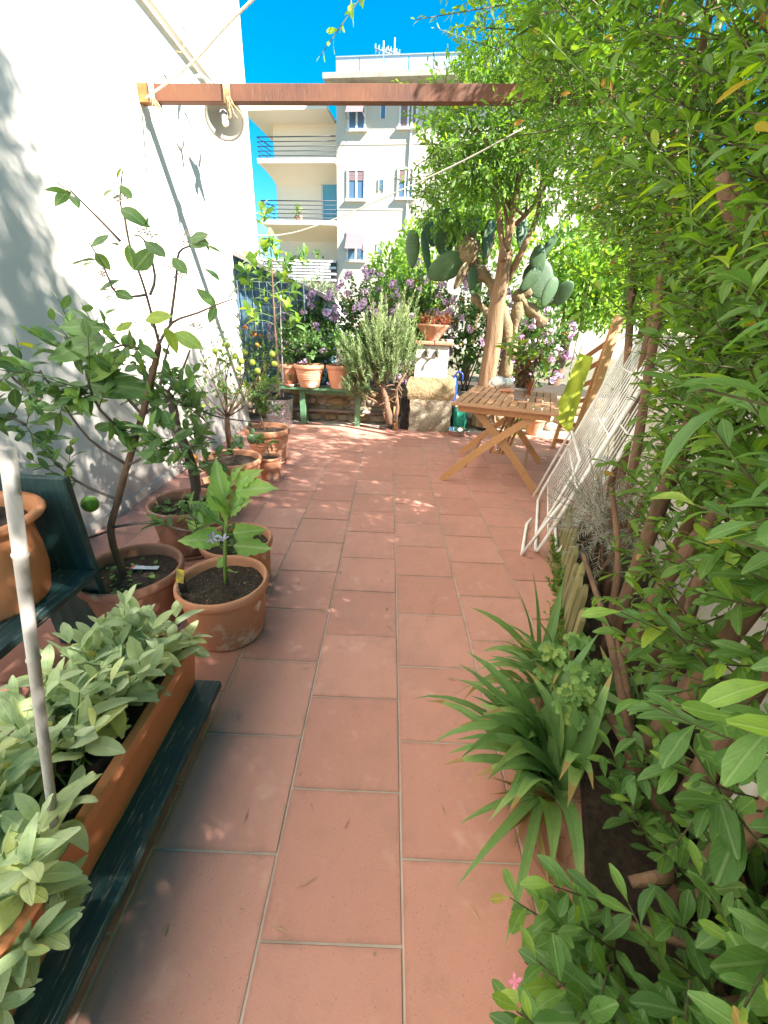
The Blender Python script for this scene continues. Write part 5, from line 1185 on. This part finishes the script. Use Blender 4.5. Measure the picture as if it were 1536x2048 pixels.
def leg(x0, x1, y, nm='leg', z1=TH - .03):
    P = smooth_path([(x0, y, 0.012), ((x0 + x1) / 2 + (x0 - x1) * .04, y, .36), (x1, y, z1)], 8); b = MB(); wd, th = .062, .024
    V = []
    for i, p_ in enumerate(P):
        d = unit((P[min(i + 1, len(P) - 1)] - P[max(i - 1, 0)])); nrm = np.array([d[2], 0, -d[0]])
        V += [p_ + nrm * wd / 2 - (0, th / 2, 0), p_ + nrm * wd / 2 + (0, th / 2, 0), p_ - nrm * wd / 2 + (0, th / 2, 0), p_ - nrm * wd / 2 - (0, th / 2, 0)]
    V = [np.array(v) for v in V]
    for v in V[:4]: v[2] = 0.001
    K = len(P); b.add(V, [(4 * i + j, 4 * i + (j + 1) % 4, 4 * i + 4 + (j + 1) % 4, 4 * i + 4 + j) for i in range(K - 1) for j in range(4)] + [(3, 2, 1, 0), (4 * K - 4, 4 * K - 3, 4 * K - 2, 4 * K - 1)], False)
    return b.build(nm, 'wood_pale', tb_, world=False)
for y in (-hy + .11, hy - .13):
    leg(-hx - .03, hx - .14, y - .014); leg(hx - .03, -hx + .16, y + .014)
for (x, z) in ((-hx + .16, .17), (hx - .17, .17)): MB().box((x - .012, -hy + .11, z - .02), (x + .012, hy - .13, z + .02)).build('stretcher', 'wood', tb_, world=False)
for k in range(5):
    x = -.03 + k * .035; MB().beam((x - .03, -hy + .16, .31), (x + .02, hy - .2, .47), .022, .014).build('brace_slat', 'wood', tb_, world=False)
MB().tube([(.0, -hy + .08, .365), (.0, hy - .10, .365)], .009, 8).build('pivot_rod', 'steel', tb_, world=False)
def tpos(u, v, z=TH): return WL[tb_.name] + np.array([ca, sa, 0]) * u + np.array([-sa, ca, 0]) * v + np.array([0, 0, z])
# things on the table
pp = gz(1038, 800, TH); t = root('grey_pot', 'small grey plastic pot with a withering plant on the table', 'potted plant', pp + (0, 0, .001))
c = WL[t.name]
MB().lathe([(0, 0), (.045, 0), (.048, .004), (.056, .085), (.060, .086), (.062, .108), (.057, .108), (.054, .09), (0, .09)], c, 28).build('pot', 'grey_plastic', t); MB().disc(c + (0, 0, .092), .053).build('soil', 'soil', t)
n = 26; p = c + np.stack([rng.uniform(-.03, .03, n), rng.uniform(-.03, .03, n), np.full(n, .09)], 1); L, pts = twigs(p, rdir(n) * .35 + np.array([.0, 0, 1]), rng.uniform(.15, .46, n), 12, .048, 1.1, .0); L[4] = np.where(rng.uniform(size=len(L[4])) < .07, .995, L[4]); leaves(t, 'oval', 'L_brown', L, 120, bend=.5); twigmesh(t, pts, .002, .001, 'bark')
n = 6; L, pts = twigs(np.tile(c + (0, 0, .32), (n, 1)), np.array([[-.7, .1, .5], [-.5, -.2, .9], [.6, .1, .8], [.8, -.1, .4], [.1, 0, 1], [-.3, .3, .7]]), np.full(n, .22), 5, .16, .6, -.1); L[4] = np.clip(L[4] + .35, 0, .9); leaves(t, 'lance', 'L_near', L, 40, bend=.6); twigmesh(t, pts, .002, .001, 'stem_green')
bgp = gz(1000, 776, TH) + np.array([0, 0, .002]); t = root('plastic_bag', 'crumpled white plastic bag lying on the table', 'bag', bgp)
MB().ell(bgp + (-.02, 0, .055), .085, .07, .06, n=18, m=10, jit=.13).build('bag', 'bag', t); MB().ell(bgp + (.07, .02, .05), .07, .06, .055, n=16, m=9, jit=.15).build('fold', 'bag', t); MB().tube(smooth_path([bgp + (-.07, 0, .06), bgp + (-.11, -.02, .07), bgp + (-.12, -.02, .03), bgp + (-.09, -.02, .02)], 4), .012, 6, jit=.2).build('handle', 'bag', t)
sp3 = gz(1018, 783, TH) + np.array([0, 0, .001]); single(MB().lathe([(0, 0), (.085, 0), (.095, .02), (.09, .022), (.08, .008), (0, .008)], sp3, 30), 'saucer', 'pot', 'flat terracotta saucer on the table beside the white bag', 'saucer')
op2 = tpos(.12, .33) + np.array([0, 0, .001]); t = root('orange_pot', 'small empty orange pot at the back of the table', 'pot', op2); MB().lathe([(0, 0), (.05, 0), (.065, .12), (.072, .121), (.073, .14), (.066, .14), (.06, .1), (0, .02)], op2, 26).build('pot', 'pot_or', t)
# behind the table on the floor
for (px_, py_, mat, lab, r_, h) in ((1025, 868, 'lime_plastic', 'lime green plastic pot on the floor behind the table', .12, .20), (1066, 868, 'pot', 'terracotta pot on the floor right of the lime green one', .135, .22)):
    c = gz(px_, py_, 0); t = root('floor_pot', lab, 'pot', c); pot(t, c, r_, h, r_ * .75, mat, rimh=.03)
    n = 6; L, pts = twigs(np.tile(c + (0, 0, h - .05), (n, 1)) + rng.normal(0, .04, (n, 3)) * [1, 1, 0], rdir(n) * .5 + np.array([0, 0, 1]), np.full(n, .2), 8, .06); leaves(t, 'oval', 'L_ger', L, 0); twigmesh(t, pts, .003, .001)
# leaning folding chair with lime cloth
c0 = gz(1108, 893, 0); ch = root('folding_chair', 'folded wooden chair leaning behind the table under a lime cloth', 'chair', c0)
Yc = c0[1]
fl = gz(1105, 896, 0); fr_ = gz(1135, 905, 0)
tl_ = gy(1168, 690, Yc + .35); tr2 = gy(1230, 640, Yc + .05)
for a, b in ((fl, tl_), (fr_, tr2)): MB().beam(a, b, .045, .025, (0, 1, 0)).build('stile', 'wood_pale', ch)
for k, f in enumerate((.08, .22, .42, .56, .70, .84)):
    MB().beam(fl + (tl_ - fl) * f, fr_ + (tr2 - fr_) * f, .055, .016, (0, 1, .3)).build('slat', 'wood', ch)
a = gy(1190, 780, Yc - .1); b = gy(1238, 640, Yc - .02); MB().beam(gz(1150, 905, 0), b + (.0, 0, .05), .10, .022, (0, 1, .2)).build('back_board', 'wood_pale', ch)
cm = MB(); G = 14; V = []
q00, q10, q11, q01 = gy(1158, 705, Yc - .02), gy(1186, 715, Yc - .10), gy(1140, 868, Yc - .28), gy(1107, 832, Yc - .22)
for j in range(G + 1):
    for i in range(9):
        u, v = i / 8, j / G; p_ = (q00 * (1 - u) + q10 * u) * (1 - v) + (q01 * (1 - u) + q11 * u) * v
        p_ = p_ + np.array([0, -1, .2]) * (.018 * math.sin(u * 9 + v * 5) * (.3 + v) + .012 * math.sin(v * 14 - u * 6)); V.append(p_)
F = [(j * 9 + i, j * 9 + i + 1, (j + 1) * 9 + i + 1, (j + 1) * 9 + i) for j in range(G) for i in range(8)]
V2 = [v + np.array([.002, .006, 0]) for v in V]; nV = len(V)
cm.add(V + V2, F + [tuple(nV + k for k in reversed(f)) for f in F]); single(cm, 'lime_cloth', 'cloth', 'lime yellow cloth hanging over the folded chair', 'cloth')

# ================================================================== DRYING RACKS, EDGING
def rack(c0_, c1_, s0, s1, H, lab, nr=15, inner=True, r_=.011):
    """c: distance towards the wall at foot and top, s: along the wall"""
    def P(s, h): return W(c0_ + (c1_ - c0_) * h / H, s, h + .012)
    t = root('drying_rack', lab, 'drying rack', W(c0_, (s0 + s1) / 2), 'folded drying racks leaning on the wall')
    e_ = .06; m = .17
    loop = [P(s0 + e_, .0), P(s0 + .02, .03), P(s0, e_ + .04), P(s0, H - e_), P(s0 + e_, H), P(s1 - e_, H), P(s1, H - e_), P(s1, e_), P(s1 - e_, .0), P(s0 + e_, .0)]
    MB().tube(loop, r_, 8).build('outer_frame', 'white_metal', t)
    for k in range(nr):
        s = s0 + .05 + (s1 - s0 - .1) * k / (nr - 1); MB().tube([P(s, .16), P(s, H - .02)], .0042, 6).build('rod', 'white_metal', t)
    for h in (.16, .48, .80, 1.10):
        if h < H: MB().tube([P(s0 + .012, h), P(s1 - .012, h)], .006, 6).build('cross_bar', 'white_metal', t)
    if inner:
        o_ = -NW * .05 + np.array([0, 0, -.0])
        hh = .62; lp_ = [P(s0 + .05, .02) + o_, P(s0 + .05, hh - .05) + o_, P(s0 + .10, hh) + o_, P(s1 - .10, hh) + o_, P(s1 - .05, hh - .05) + o_, P(s1 - .05, .02) + o_]
        MB().tube(lp_, .0095, 8).build('folding_leg', 'white_metal', t)
        lp_ = [P(s0 - .02, .0) + o_ * 1.6, P(s0 + .0, .32) + o_ * .8, P(s0 + .05, .40) + o_ * .3]
        MB().tube(lp_, .010, 8).build('foot', 'white_metal', t); MB().tube([P(s0 - .02, .0) + o_ * 1.6, P(s0 + .45, .0) + o_ * 1.4, P(s0 + .5, .03) + o_], .010, 8).build('foot', 'white_metal', t)
    return t
def s_of(p): return p @ TW
s_near = s_of(gz(1060, 1112)); 
rack(.20, .56, s_near, s_near + 1.02, 1.27, 'front white drying rack, folded and leaning against the garden wall')
rack(.33, .66, s_near + .04, s_near + 1.15, 1.30, 'rear white drying rack, folded behind the front one', 17, False)
ef = root('log_edging', 'mossy green picket edging along the planting bed', 'edging', W(.36, 2.0, 0))
for k in range(19):
    s = 1.50 + k * .068; h = .30 + .05 * math.sin(k * 2.1) + random.uniform(-.03, .03); c = W(.355 + random.uniform(-.006, .006), s)
    V = [(-.009, -.029, 0), (.009, -.029, 0), (.009, .029, 0), (-.009, .029, 0), (-.011, -.03, h * .9), (.009, -.03, h * .9), (.009, .03, h * .9), (-.011, .03, h * .9), (-.007, -.014, h), (.006, -.014, h), (.006, .014, h), (-.007, .014, h)]
    V = [c + NW * q[0] + TW * q[1] + np.array([0, 0, q[2]]) + NW * (q[2] * .03 * math.sin(k * 3.3)) for q in V]
    MB().add(V, [(a * 4 + i_, a * 4 + (i_ + 1) % 4, a * 4 + 4 + (i_ + 1) % 4, a * 4 + 4 + i_) for a in range(2) for i_ in range(4)] + [(8, 9, 10, 11)], False).build('picket', 'fence_wood', ef)
for z in (.10, .22): MB().tube([W(.385, 1.5, z), W(.385, 2.75, z)], .004, 5).build('wire', 'iron', ef)
# white rusty post
wp = gz(1395, 1760, .05); o = single(MB().tube([wp - (0, 0, .06), wp + (.005, 0, .6), wp + (.01, .0, 1.6), wp + (.0, .02, 2.6)], .036, 14, jit=.02), 'metal_post', 'white_rust', 'white painted metal post with rust patches among the near shrubs', 'post')
bt_ = gy(1435, 1395, 1.0); single(MB().box((-.012, -.003, -.022), (.012, .003, .022), np.array([[.9, 0, .4], [0, 1, 0], [-.4, 0, .9]]), bt_), 'blue_peg', mat_plain('blue_peg', (.20, .38, .55), rough=.4, bstr=0), 'small pale blue clothes peg caught among the brown stems', 'clothes peg')

# ================================================================== IRIS, WILD GERANIUM, GREY SHRUB
def blade(parent, base, az, L, arch, wd, twist, rnd, mat='L_iris', up0=.9, name='blade', fold=.25):
    K = 9; d = np.array([math.cos(az), math.sin(az), 0]); sd_ = np.array([-d[1], d[0], 0]); V = []; UV = []; p = np.array(base, float); th = up0 * math.pi / 2
    for i in range(K):
        t = i / (K - 1); dirv = d * math.cos(th) + np.array([0, 0, math.sin(th)]); nrm = -d * math.sin(th) + np.array([0, 0, math.cos(th)])
        w_ = wd * (1 - t ** 3.0) * (.75 + .5 * t * (1 - t)) + .001; s2 = sd_ * math.cos(twist * t) + nrm * math.sin(twist * t)
        V += [p - s2 * w_ / 2 + nrm * w_ * fold * .5, p, p + s2 * w_ / 2 + nrm * w_ * fold * .5]; UV += [(.0, t), (.5, t), (1, t)]
        if p[2] < .012: p[2] = .012
        p = p + dirv * L / (K - 1); th -= arch * (1.6 * t + .2) / (K - 1)
    F = np.array([q for i in range(K - 1) for q in ((3 * i, 3 * i + 1, 3 * i + 4, 3 * i + 3), (3 * i + 1, 3 * i + 2, 3 * i + 5, 3 * i + 4))])
    me = bpy.data.meshes.new(name); V = np.array(V); V[:, 2] = np.maximum(V[:, 2], .008); tt_ = np.repeat(np.linspace(0, 1, K), 3); fill_mesh(me, V - WL[parent.name], F, np.array(UV), np.clip(rnd + .1 * tt_ + (.6 * (tt_ > .86) if random.random() < .35 else 0), 0, 1), M[mat])
    o = bpy.data.objects.new(name, me); COL.objects.link(o); o.parent = parent; return o
ib = gz(1078, 1570, .02); t = root('iris_clump', 'clump of sword-leaved iris arching over the tiles', 'iris', ib)
PI = math.pi
for k in range(48):
    az = random.choice([random.uniform(.75, 1.25) * PI, random.uniform(.55, 1.0) * PI, random.uniform(1.0, 1.45) * PI, random.uniform(.1, .6) * PI]); b = ib + np.array([random.uniform(-.03, .09), random.uniform(-.05, .10), 0])
    blade(t, b, az, random.uniform(.32, .54), random.uniform(.9, 2.2), random.uniform(.042, .062), random.uniform(-.9, .9), random.uniform(.1, .75), up0=random.uniform(.55, .98))
for az, L_ in ((1.22 * PI, .40), (1.33 * PI, .42), (1.12 * PI, .30)): blade(t, ib + np.array([.0, -.02, 0]), az, L_, .8, .032, .4, .5, up0=.18)
for k in range(14): blade(t, ib + np.array([random.uniform(-.05, .05), -.03, .0]), random.uniform(.9, 1.5) * PI, random.uniform(.12, .25), .5, .022, 1.2, .99, up0=.10, name='dry_blade')
ib2 = gz(1080, 1420, .02) + np.array([.04, .05, 0]); t = root('iris_clump', 'second iris clump farther back, below the wild geranium leaves', 'iris', ib2)
for k in range(44):
    az = random.choice([random.uniform(.7, 1.2) * PI, random.uniform(.9, 1.35) * PI, random.uniform(0, 2) * PI]); b = ib2 + np.array([random.uniform(-.06, .10), random.uniform(-.10, .10), 0])
    blade(t, b, az, random.uniform(.28, .50), random.uniform(.8, 2.3), random.uniform(.038, .056), random.uniform(-.9, .9), random.uniform(.1, .7), up0=random.uniform(.5, .98))
blade(t, ib2 + (.0, .1, 0), .66 * PI, .46, .35, .036, .3, .3, up0=.86); blade(t, ib2 + (-.02, .08, 0), .75 * PI, .40, .6, .036, .3, .35, up0=.86)
ib3 = gz(1260, 1500, .03); t = root('iris_clump', 'iris leaves leaning among the brown stems on the right', 'iris', ib3)
for k in range(22): blade(t, ib3 + np.array([random.uniform(-.08, .08), random.uniform(-.12, .12), 0]), random.uniform(0, 2) * PI, random.uniform(.26, .42), random.uniform(.3, 1.3), random.uniform(.028, .042), random.uniform(-.9, .9), random.uniform(.0, .6), up0=random.uniform(.6, .98))
wg = gz(1165, 1500, .02); t = root('wild_geranium', 'wild geranium with scalloped leaves above the iris', 'plant', wg)
P = []; D = []; U = []; Z = []; R = []
for (px_, py_, s_, z) in [(1110, 1300, .085, .36), (1160, 1280, .085, .38), (1165, 1340, .09, .36), (1145, 1385, .07, .33), (1150, 1430, .07, .30), (1195, 1410, .06, .30), (1170, 1375, .07, .34), (1205, 1330, .06, .36), (1090, 1345, .06, .30), (1130, 1410, .06, .31)]:
    e_ = gz(px_, py_, z); MB().tube(smooth_path([wg, (wg + e_) / 2 + (0, 0, .06), e_], 4), .0022, 5).build('leaf_stalk', 'stem_green', t)
    for k in range(5):
        a = -1.9 + k * .95 + random.uniform(-.1, .1) - PI / 2; P.append(e_); d = np.array([math.cos(a), math.sin(a), -.15]); D.append(d); U.append(np.array([-.15, -.25, 1]) + rng.normal(0, .08, 3)); Z.append(s_ * .62); R.append(random.uniform(.35, .8))
leafobjs(t, 'ger', 'L_ger', np.array(P), np.array(D), np.array(U), np.array(Z) * 1.0, np.clip(np.array(R) + .15, 0, .9), 'leaf_lobe', bend=.2, fold=.3)
hp = W(.50, 2.05, .05); t = root('grey_shrub', 'silvery grey narrow-leaved shrub spilling over the picket edging', 'shrub', hp)
n = 150; d = rdir(n); p = hp + np.array([-.02, .1, .42]) + d * np.array([.20, .30, .26]) * rng.uniform(.3, 1, n)[:, None]
L, pts = twigs(p - d * .06, d + np.array([-.2, -.2, .4]), rng.uniform(.08, .2, n), 26, .042, 1.0, .1, .5); leafmesh(t, 'lin', 'L_grey', *L); twigmesh(t, pts, .0025, .001, 'bark_pale')
for k in range(4): branch(t, [hp + (random.uniform(-.05, .05), random.uniform(-.05, .05), 0), hp + (random.uniform(-.1, .1), random.uniform(-.1, .25), .45)], .010, .005, 'bark', 'stem')
# ferny weeds along the edging
t = root('edge_weeds', 'small green weeds rooted along the picket edging', 'weeds', W(.33, 2, 0)); t['kind'] = 'stuff'
n = 130; s = rng.uniform(1.3, 2.7, n); p = np.array([W(.325 + random.uniform(-.015, .02), q, .006) for q in s]); L, pts = twigs(p, rdir(n) * .7 + np.array([-.2, 0, .6]), rng.uniform(.02, .10, n), 7, .018, 1.0); leafmesh(t, 'round', 'L_hedge', *L); twigmesh(t, pts, .001, .0006, 'stem_green')

# ================================================================== THE BIG SHRUBS ON THE RIGHT
def cfront(s, z):
    ov = np.clip((s - 1.15) / 1.3, 0, 1); ov = ov * ov * (3 - 2 * ov)
    base = np.interp(z, [0, .3, .7, 1.2, 1.6, 2.6, 4.5], [.44, .42, .40, .38, .34, .30, .45])
    over = np.interp(z, [0, 1.5, 1.8, 2.3, 2.9, 3.3, 4.2], [0, .0, .20, .52, .68, .60, .1])
    return base - over * ov + np.where(np.asarray(z) < 2.4, .10 * np.clip(s, 0, 2.5), .05)
def hedge(lab, s0, s1, n, zlo, zhi, size, seed_top, nobj, mat='L_hedge', dens=None, group='climbing shrubs along the garden wall', Lt=(.14, .30), nl=11):
    t = root('climbing_shrub', lab, 'shrub', W(.6, (s0 + s1) / 2, .05), group)
    P = []; D = []
    while len(P) < n:
        s = random.uniform(s0, s1); z = random.uniform(zlo, zhi)
        if dens and random.random() > dens(s, z): continue
        cf = float(cfront(s, z)); cb_ = 1.25 if z > 1.3 else .88
        u = random.random() ** 1.6; c = cf + (cb_ - cf) * u
        zt = seed_top(s)
        if z > zt - .5 * random.random(): continue
        pos = W(c, s, z)
        if np.linalg.norm(pos - CAM) < .55: continue
        P.append(pos); D.append(-NW * (1.0 - 1.3 * u) + TW * random.gauss(-.25, .5) + np.array([0, 0, random.gauss(.25, .5)]))
    P = np.array(P); D = np.array(D)
    L, pts = twigs(P, D, rng.uniform(*Lt, n), nl, size, .80, .12, .35, sz_j=.35)
    keep = np.linalg.norm(L[0] - CAM, axis=1) > .42; L = [q[keep] for q in L]
    L[4] = np.where(rng.uniform(size=len(L[4])) < .012, .995, L[4]); L[3] = L[3] * rng.choice([.55, .8, 1, 1, 1.15, 1.35], len(L[3]))
    twigmesh(t, pts, .003, .0013); leaves(t, 'obl', mat, L, nobj, bend=.32, fold=.25)
    return t
topf = lambda s: 3.75 + .35 * math.sin(s * 2.1 + 1) + .25 * math.sin(s * 5.3)
def dens_main(s, z):
    d = 1.0 if z > 1.1 else (.62 if z > .85 else (.20 if z > .5 else .08))
    if s > 1.85 and z < 1.35: d *= .03 if s < 3.3 else 0
    if s > 3.4 and z < 1.9: d *= .0
    return d
hA = hedge('tall climbing shrub arching over the drying racks', 1.75, 4.1, 2500, .35, 4.1, .056, topf, 150, dens=dens_main)
hB = hedge('leafy climbing shrub with bare brown stems above the iris', .75, 1.85, 2100, .30, 4.0, .050, topf, 280, dens=dens_main)
hC = hedge('nearest climbing shrub filling the right edge', -.1, .85, 1500, .5, 3.9, .060, topf, 280, mat='L_near', dens=lambda s, z: 1.0 if z > 1.0 else .18)
hD = hedge('unseen climbing shrub added behind the viewpoint for shade', -.85, -.1, 620, .3, 4.3, .075, lambda s: 4.3 + .4 * math.sin(s * 3), 0, group='climbing shrubs along the garden wall', nl=9)  # out of view, put in to shade and dapple the near tiles
Ls = []
for (x, y, z, r_, n) in [(1.05, .62, 4.85, .30, 110), (1.2, .40, 4.45, .32, 110), (1.25, .72, 4.05, .26, 80), (1.3, .2, 4.1, .34, 90)]:
    d = rdir(n); p = np.array([x, y, z]) + d * r_ * rng.uniform(.1, 1, n)[:, None]; l_, q_ = twigs(p, d + np.array([0, 0, .4]), rng.uniform(.15, .3, n), 10, .08, .8); Ls.append(l_); twigmesh(hC, q_, .004, .0015)
leaves(hC, 'obl', 'L_hedge', cat(Ls), 0)
for q in ((1.05, .62, 4.9), (1.2, .40, 4.5), (1.25, .72, 4.1)): branch(hC, [W(.66, .5, 2.0), (1.1, .6, 3.2), q], .02, .008, 'bark', 'stem')
# upper sprays catching the sky at the top of the frame
Ls = []
for q0, q1, y, k in [((760, -60), (640, 112), 2.6, 15), ((1010, 10), (830, 40), 2.5, 14), ((1030, 60), (905, 52), 2.6, 10), ((1060, 130), (1000, 70), 2.6, 8), ((1080, 40), (950, 130), 2.7, 12), ((1100, 260), (880, 300), 2.9, 16), ((1060, 200), (905, 220), 3.0, 12), ((720, -80), (700, 10), 2.5, 8), ((1180, 560), (1140, 740), 2.2, 9), ((1120, 150), (1010, 200), 3.4, 12), ((1140, 200), (1030, 180), 3.3, 12), ((1130, 120), (1040, 210), 3.45, 12), ((1160, 170), (1070, 200), 3.2, 12), ((1170, 150), (1090, 190), 3.1, 12), ((1100, 230), (990, 185), 3.5, 12)]:
    a = gy(*q0, y); b = gy(*q1, y - .1); l_, q_ = twigs(np.array([a]), np.array([b - a]), np.array([np.linalg.norm(b - a)]), k, .055, .85, .0, .4); Ls.append(l_); twigmesh(hA, q_, .0035, .0015)
L = cat(Ls); L[4] = np.clip(L[4] + .12, 0, .95); leaves(hA, 'obl', 'L_hedge', L, 100, bend=.2)
# long green leading shoots in front of the mass
Ls = []
for q0, q1, y, k in [((1400, 390), (1090, 70), 1.5, 20), ((1480, 420), (1180, 300), 1.25, 12), ((1385, 470), (1375, 240), 1.3, 9), ((1330, 700), (1130, 520), 1.8, 14), ((1500, 640), (1250, 560), 1.2, 12), ((1450, 1010), (1200, 920), 1.35, 12)]:
    a = gy(*q0, y); b = gy(*q1, y); l_, q_ = twigs(np.array([a]), np.array([b - a]), np.array([np.linalg.norm(b - a)]), k, .058, .8, .0, .4); l_[4] = np.clip(l_[4] + .28, 0, .95); Ls.append(l_); twigmesh(hB, q_, .0045, .0022, 'stem_green')
leaves(hB, 'obl', 'L_hedge', cat(Ls), 90, bend=.2)
# brown stems
def hstem(t, pts, r0_, r1_): branch(t, pts, r0_, r1_, 'bark', 'stem', k=4, n=9, jit=.07)
for (s, c, h, r_, lean, par) in [(1.55, .50, 2.6, .030, -.05, hB), (1.30, .46, 1.9, .026, .1, hB), (1.42, .60, 2.8, .034, .15, hB), (1.05, .52, 2.4, .030, .12, hB), (.90, .60, 2.2, .032, .05, hB), (1.70, .64, 2.9, .028, .0, hB), (2.25, .62, 2.6, .028, -.2, hA), (2.7, .66, 2.6, .030, -.2, hA), (2.05, .55, 1.8, .022, .1, hA), (3.2, .7, 2.9, .03, -.3, hA), (.55, .66, 2.5, .034, .1, hC), (.70, .55, 2.0, .026, .2, hC), (.3, .6, 2.6, .03, 0, hC)]:
    p0 = W(c, s, .03); hstem(par, [p0, p0 + NW * lean * .4 + TW * random.uniform(-.06, .06) + np.array([0, 0, h * .3]), p0 + NW * lean + TW * random.uniform(-.15, .15) + np.array([0, 0, h * .65]), p0 + NW * (lean - .15) + TW * random.uniform(-.25, .25) + np.array([0, 0, h])], r_, r_ * .45)
for (sa_, ca_, z0, sb, cb2, z1, r_) in [(.95, .50, .12, 1.75, .34, .42, .017), (1.0, .5, .10, 1.5, .42, .30, .020), (.80, .62, .05, 1.10, .42, .20, .026), (.75, .55, .10, .62, .40, .22, .018), (1.2, .6, .03, 1.0, .45, .8, .022), (1.6, .5, .05, 1.9, .40, .7, .018), (.95, .68, .05, .75, .62, .9, .030), (.7, .7, .1, 1.2, .62, .12, .022)]:
    a = W(ca_, sa_, z0); b = W(cb2, sb, z1); hstem(hB, [a, (a + b) / 2 + np.array([0, 0, .05]) + rng.normal(0, .02, 3), b], r_, r_ * .6)
single(MB().tube(smooth_path([gy(1440, 350, 1.15), gy(1465, 410, 1.15), gy(1500, 470, 1.15), gy(1560, 560, 1.15)], 3), [.012, .016, .02, .022, .024, .025, .026, .027, .027, .028], 10, jit=.12), 'sawn_branch', 'bark', 'brown sawn-off branch stub poking out of the leaves at upper right', 'branch')
# low leafy shrub in the bottom right corner
lsb = W(.50, .45, .03); t = root('low_shrub', 'low shrub with broad glossy leaves in the bottom right corner', 'shrub', lsb)
n = 225; Pn = []
while len(Pn) < n:
    p_ = W(random.uniform(.31, .88), random.uniform(-.10, .56), random.uniform(.05, .32))
    if np.linalg.norm(p_ - CAM) < .8: continue
    Pn.append(p_)
while len(Pn) < n + 30:
    p_ = W(random.uniform(.46, .85), random.uniform(.56, .98), random.uniform(.04, .26)); Pn.append(p_)
n = len(Pn); Pn = np.array(Pn); L, pts = twigs(Pn, -NW * .6 + TW * rng.normal(-.2, .5, n)[:, None] + np.stack([np.zeros(n), np.zeros(n), rng.normal(.45, .35, n)], 1), rng.uniform(.10, .20, n), 9, .072, .95, .1, .5, flat=.9)
n = 5; Lx, ptx = twigs(np.array([W(.36, .44, .12), W(.34, .40, .10), W(.70, .25, .45), W(.75, .2, .5), W(.62, .35, .38)]), np.array([[-1, -.25, .0], [-.8, -.1, .15], [-.5, -.1, .4], [-.4, .2, .4], [-.6, 0, .4]]), np.array([.26, .16, .16, .16, .14]), 9, .075, .9, .02, .5, flat=.9)
leaves(t, 'obl', 'L_near', cat([L, Lx]), 300, bend=.25, fold=.22); twigmesh(t, pts, .003, .0015); twigmesh(t, ptx, .003, .0015, 'stem_green')
for k in range(6): branch(t, [lsb + rng.normal(0, .08, 3) * [1, 1, 0], lsb + NW * random.uniform(-.1, .2) + TW * random.uniform(-.25, .2) + np.array([0, 0, .25])], .012, .006, 'bark', 'stem')
for q in [(1038, 1912), (1105, 2000), (1132, 1995), (1042, 1920)]: blossom(t, gz(*q, .06), 1, .016, 'petal_p', 'flower')
# ------------------------------------------------------------------ litter
lit = MB()
for k in range(260):
    x = random.uniform(-.75, 1.0); y = random.uniform(.35, 5.3)
    if NW[:2] @ np.array([x, y]) > .33: continue
    a = random.uniform(0, 6.28); l_ = random.choice([.006, .008, .012, .02, .03]) * random.uniform(.6, 1.2); w_ = l_ * random.uniform(.12, .6) if l_ < .015 else .002; d = np.array([math.cos(a), math.sin(a), 0]); e_ = np.array([-d[1], d[0], 0]); c = np.array([x, y, .004])
    lit.add([c - d * l_, c - e_ * w_ + (0, 0, .002), c + d * l_, c + e_ * w_ + (0, 0, .003)], [(0, 1, 2, 3)])
o = lit.build('leaf_litter', 'dry'); o['kind'] = 'stuff'; tag(o, 'bits of dry leaf and twig scattered over the tiles', 'litter')
o = MB()
for k in range(160):
    s = random.uniform(.2, 1.1); p_ = W(random.uniform(.24, .40), s, .006); a = random.uniform(0, 6.28); l_ = random.uniform(.02, .07); d = np.array([math.cos(a), math.sin(a), random.uniform(-.1, .3)]); o.tube([p_, p_ + d * l_], .0013, 4)
o = o.build('dead_grass', 'dry'); o['kind'] = 'stuff'; tag(o, 'dead grass and roots along the edge of the bed', 'litter')
